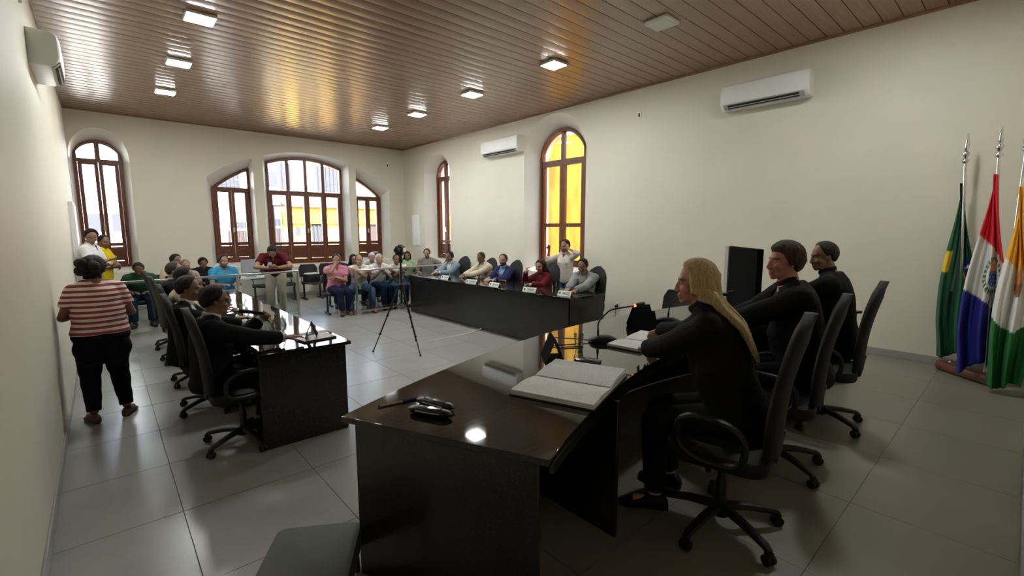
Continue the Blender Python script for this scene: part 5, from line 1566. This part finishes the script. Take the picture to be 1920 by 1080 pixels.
PW_ = person('woman in white blouse standing before the yellow window, one hand on her forehead', (6.62, 5.92, 1.585), 196, 'stand', s=.90, lean=(0, 2), head=(-6, 6, 0), skin=(.30, .16, .10), hair=('short', (.05, .025, .012), .018), fem=True,
       hands={'L': dict(l=(-.12, .12, 1.42), hint=(-.9, .2, -.3), palm=(0, -1, .1), dir=(.5, -.2, .75), curl=.4), 'R': dict(l=(.34, .05, 1.40), hint=(.9, -.1, -.6), palm=(-.3, 1, 0), dir=(-.1, .1, 1), curl=1.0)},
       garment=dict(kind='shirt', col=(.68, .62, .54), sleeve='rolled', v=.09), trousers=((.03, .06, .15), .7), seed=16)
# ---- standing people on the left
person('woman in red and white striped top standing by the left wall, seen from behind', (-.07, 5.72, 1.545), 96, 'stand', s=.885, lean=(2, 4), head=(-10, 6, 0), skin=(.24, .115, .07), hair=('bun', (.014, .009, .008), .014), fem=True, girth=1.30, vox=.0065,
       hands={'L': dict(l=(-.16, .26, .98), hint=(-.6, -.8, -.5), palm=(1, 0, 0)), 'R': dict(l=(.16, .26, .98), hint=(.6, -.8, -.5), palm=(-1, 0, 0))}, legs={'L': dict(a=(-.11, .0, .085), foot=(-.25, 1, 0)), 'R': dict(a=(.13, .02, .085), foot=(.45, .9, 0))},
       garment=dict(kind='tee', col='stripes', sleeve='short', hem=.05, thick=.024), trousers=((.008, .007, .009), 1.5), shoes=(.16, .10, .085), seed=17)
person('young man in white shirt standing by the back left window, looking at his phone', (-.10, 10.30, 1.775), 338, 'stand', s=1.01, lean=(2, 6), head=(-52, 24, 0), skin=(.30, .165, .11), hair=('full', DARKHAIR, .016),
       hands={'R': dict(l=(.10, .30, 1.28), hint=(.8, -.3, -.6), palm=(-.3, -.3, 1), dir=(-.5, .8, .2), curl=.8), 'L': dict(l=(-.06, .26, 1.20), hint=(-.8, -.3, -.6), palm=(.3, -.3, 1), dir=(.5, .8, 0), curl=.7)}, garment=dict(kind='shirt', col=(.74, .75, .74), sleeve='rolled', v=.09), trousers=((.08, .10, .16), 1), seed=18)
person('man in yellow t-shirt standing with folded arms before the back left window', (.06, 11.3, 1.68), 338, 'stand', s=.96, lean=(2, 6), head=(-30, 16, 0), skin=(.22, .115, .07), hair=('short', (.02, .015, .012), .009), girth=1.1,
       hands={'R': dict(l=(-.05, .25, 1.10), hint=(.8, 0, -.7), palm=(-.2, -1, 0), dir=(-1, -.1, 0), curl=.8), 'L': dict(l=(.05, .28, 1.14), hint=(-.8, 0, -.7), palm=(.2, -1, 0), dir=(1, -.1, 0), curl=.8)}, garment=dict(kind='tee', col=(.72, .56, .015), sleeve='short'), trousers=((.02, .03, .07), 1), seed=19)
PM = person('man in maroon polo and cream trousers standing bent over his white phone', (2.50, 9.95, 1.405), 250, 'stand', s=1.02, lean=(22, 48), head=(0, 62, 0), skin=(.33, .19, .125), hair=('short', DARKHAIR, .012), girth=1.12,
       hands={'R': dict(l=(.07, .46, 1.03), hint=(1, .0, -.25), palm=(-.5, -.3, .8), dir=(-.4, .8, .25), curl=.8), 'L': dict(l=(-.09, .46, 1.03), hint=(-1, .0, -.25), palm=(.5, -.3, .8), dir=(.4, .8, .25), curl=.8)},
       garment=dict(kind='polo', col=(.105, .014, .024), sleeve='short', v=.05), trousers=((.56, .50, .40), 1.2), seed=20)
# ---- audience, left
AUD = []
def sit_aud(label, top, heading, **k):
    r = person(label, top, heading, **k); AUD.append((r['loc'], heading, label)); return r
sit_aud('man in green shirt sitting behind the left railing, head bowed', (.47, 10.75, 1.165), 268, lean=(24, 34), head=(0, 34, 0), skin=(.17, .09, .055), hair=('short', DARKHAIR, .010), garment=dict(kind='tee', col=(.025, .075, .04)), seed=21)
sit_aud('man in cream shirt sitting behind the suited councillors, seen in profile', (1.10, 11.30, 1.29), 300, lean=(10, 16), head=(10, 10, 0), skin=(.22, .12, .075), hair=('full', DARKHAIR, .014), garment=dict(kind='shirt', col=(.60, .50, .36)), seed=22)
sit_aud('bald man in the audience glimpsed between two councillors', (1.18, 10.75, 1.215), 285, lean=(14, 22), head=(0, 10, 0), skin=(.36, .19, .125), hair=('buzz', (.12, .08, .06), .003), garment=dict(kind='shirt', col=(.45, .33, .30)), seed=23)
sit_aud('man in black t-shirt sitting against the back wall, looking down', (1.62, 11.85, 1.165), 276, lean=(14, 24), head=(0, 24, 0), skin=(.18, .095, .06), hair=('full', DARKHAIR, .015), garment=dict(kind='tee', col=(.014, .014, .018)), seed=24)
sit_aud('bearded man in blue polo shirt sitting behind the left railing', (1.76, 10.45, 1.29), 278, lean=(6, 10), head=(10, 4, 0), skin=(.40, .21, .14), hair=('full', (.035, .028, .024), .014), beard=((.10, .085, .075), .75), girth=1.12,
        hands={'L': dict(l=(-.10, .40, .74)), 'R': dict(l=(.12, .40, .74))}, garment=dict(kind='polo', col=(.04, .27, .47)), trousers=((.16, .20, .28), 1), seed=25)
# ---- audience, right
sit_aud('man in pink polo shirt with crossed legs and hand on chin, front row', (3.68, 9.72, 1.262), 262, lean=(4, 10), head=(-4, 6, 0), skin=(.30, .16, .10), hair=('short', (.02, .016, .014), .009), girth=1.08,
        hands={'R': dict(l=(.04, .20, 1.06), hint=(.7, .3, -.7), palm=(0, -1, .2), dir=(-.1, -.3, 1), curl=.7), 'L': dict(l=(.08, .24, .80), hint=(-.8, .1, -.6), palm=(0, -.6, -.6), dir=(1, .1, 0))},
        legs={'R': dict(a=(.0, .42, .085), hint=(-.1, 1, .8)), 'L': dict(a=(-.16, .30, .085))}, garment=dict(kind='polo', col=(.62, .24, .34)), trousers=((.015, .017, .045), 1), seed=26)
sit_aud('man in white shirt with folded arms and glasses on his collar, front row', (4.18, 9.72, 1.245), 258, lean=(2, 8), head=(-4, 2, 0), skin=(.42, .24, .17), hair=('receding', (.06, .055, .05), .007),
        hands={'R': dict(l=(-.13, .24, .90), hint=(.8, 0, -.7), palm=(-.2, -1, 0), dir=(-1, .1, .2)), 'L': dict(l=(.12, .25, .93), hint=(-.8, 0, -.7), palm=(.2, -1, 0), dir=(1, .1, .2))},
        legs={'R': dict(a=(.26, .40, .085), hint=(.6, 1, .6)), 'L': dict(a=(-.20, .36, .085))}, garment=dict(kind='shirt', col=(.66, .60, .52)), trousers=((.06, .115, .20), 1.2), shoes=(.16, .06, .025), seed=27)
PH = sit_aud('white-haired man in white shirt reading a phone, front row beside the tripod', (4.70, 9.80, 1.230), 262, lean=(6, 14), head=(2, 14, 0), skin=(.44, .25, .18), hair=('full', (.62, .61, .60), .010),
        hands={'R': dict(l=(.06, .34, .86), palm=(-.5, -.3, .8), dir=(-.4, .8, .3), curl=.8), 'L': dict(l=(-.10, .30, .80), palm=(.5, -.3, .8), dir=(.6, .6, .2), curl=.7)},
        legs={'R': dict(a=(.02, .44, .085), hint=(-.2, 1, .9)), 'L': dict(a=(-.16, .34, .085))}, garment=dict(kind='shirt', col=(.70, .68, .66)), trousers=((.025, .04, .085), 1.1), seed=28)
sit_aud('man in pale t-shirt with folded arms, front row right behind the tripod', (5.16, 9.88, 1.205), 256, lean=(4, 10), head=(-8, 8, 0), skin=(.20, .105, .065), hair=('short', (.02, .015, .012), .009),
        hands={'R': dict(l=(-.10, .25, .88), hint=(.8, 0, -.7), palm=(-.2, -1, 0), dir=(-1, .1, .2)), 'L': dict(l=(.14, .26, .84), hint=(-.8, 0, -.7), palm=(.2, -1, 0), dir=(1, .1, .2))}, garment=dict(kind='tee', col=(.62, .57, .50)), trousers=((.06, .10, .17), 1.1), seed=29)
sit_aud('man in dark clothes half hidden behind the pink polo shirt', (4.10, 10.72, 1.235), 262, lean=(4, 8), head=(0, 4, 0), skin=(.22, .115, .075), hair=('short', DARKHAIR, .012), garment=dict(kind='tee', col=(.02, .02, .045)), seed=30)
sit_aud('dark-haired woman in navy top behind the man with folded arms', (4.48, 10.72, 1.20), 262, lean=(4, 8), head=(6, 6, 0), skin=(.30, .165, .105), hair=('long', (.014, .010, .009), .014, .20, 22), fem=True, s=.92, garment=dict(kind='tee', col=(.025, .022, .07)), seed=31)
sit_aud('white-haired man in white t-shirt leaning forward in the second row', (4.98, 10.80, 1.195), 240, lean=(22, 34), head=(10, 30, 0), skin=(.42, .24, .17), hair=('full', (.58, .57, .56), .010), garment=dict(kind='tee', col=(.66, .67, .70)), seed=32)
sit_aud('long-haired woman in light green top in the second row near the right wall', (5.98, 10.85, 1.215), 250, lean=(4, 8), head=(0, 6, 0), skin=(.24, .13, .08), hair=('long', (.018, .011, .009), .016, .30, 26), fem=True, s=.92, garment=dict(kind='tee', col=(.40, .50, .30)), seed=33)
sit_aud('man in grey t-shirt stretching one arm towards the right wall', (6.30, 10.40, 1.290), 236, lean=(4, 8), head=(-10, 8, 0), skin=(.38, .21, .145), hair=('short', (.03, .02, .015), .012), beard=((.05, .035, .03), .5),
        hands={'L': dict(l=(-.52, .18, 1.06), hint=(-.3, -.2, -.9), palm=(0, -1, 0), dir=(-1, .2, .1), curl=.6)}, garment=dict(kind='tee', col=(.22, .20, .18)), seed=34)
for (lc, hd, lb_) in AUD:
    f = np.array([math.cos(math.radians(hd)), math.sin(math.radians(hd))])
    wseat(lc[0] + f[0] * .02, lc[1] + f[1] * .02, hd, 'black waiting chair under the ' + ' '.join(lb_.split()[:7]).rstrip(','))
flush_jobs()

# ---- things held
def held_phone(label, P, sd, case, off=(0, 0, .02), tilt=35):
    w_, d_ = P['hands'][sd]
    c = np.array(w_) + np.array(d_) * .10 + np.array(off)
    rz_ = math.atan2(d_[1], d_[0]) - PI / 2
    t = phone('smartphone', label, c, rz_, c[2], case, (.074, .15, .009))
    t.rotation_euler = (math.radians(tilt), 0, rz_)
held_phone('white smartphone held by the man in maroon polo', PM, 1, 'white_plastic', (-.02, 0, .03), 50)
held_phone('smartphone held by the white-haired man in the front row', PH, 1, 'white_plastic')
w_, d_ = W1['hands'][1]
q0 = np.array(w_) + d_ * .115 + np.array([-.012, .0, -.03])
pen('violet pen held in the writing hand of the blonde woman', q0, q0 + np.array([.03, -.05, .10]), .0042, 'purple_case', 'white_plastic')
wt = thing('wristwatch', 'gold wristwatch on the wrist of the man in grey jacket', 'watch', (5.50, 4.68, .838))
MB().loop([(.006 * 0, .034 * math.cos(a), .030 * math.sin(a)) for a in np.linspace(0, 2 * PI, 18, endpoint=False)], .006, 6, up=(1, 0, 0), flat=1.5).build('band', 'gold', wt)
MB().lathe([(.016, .028), (.017, .034), (.012, .037)], n=14).build('dial', 'gold', wt)
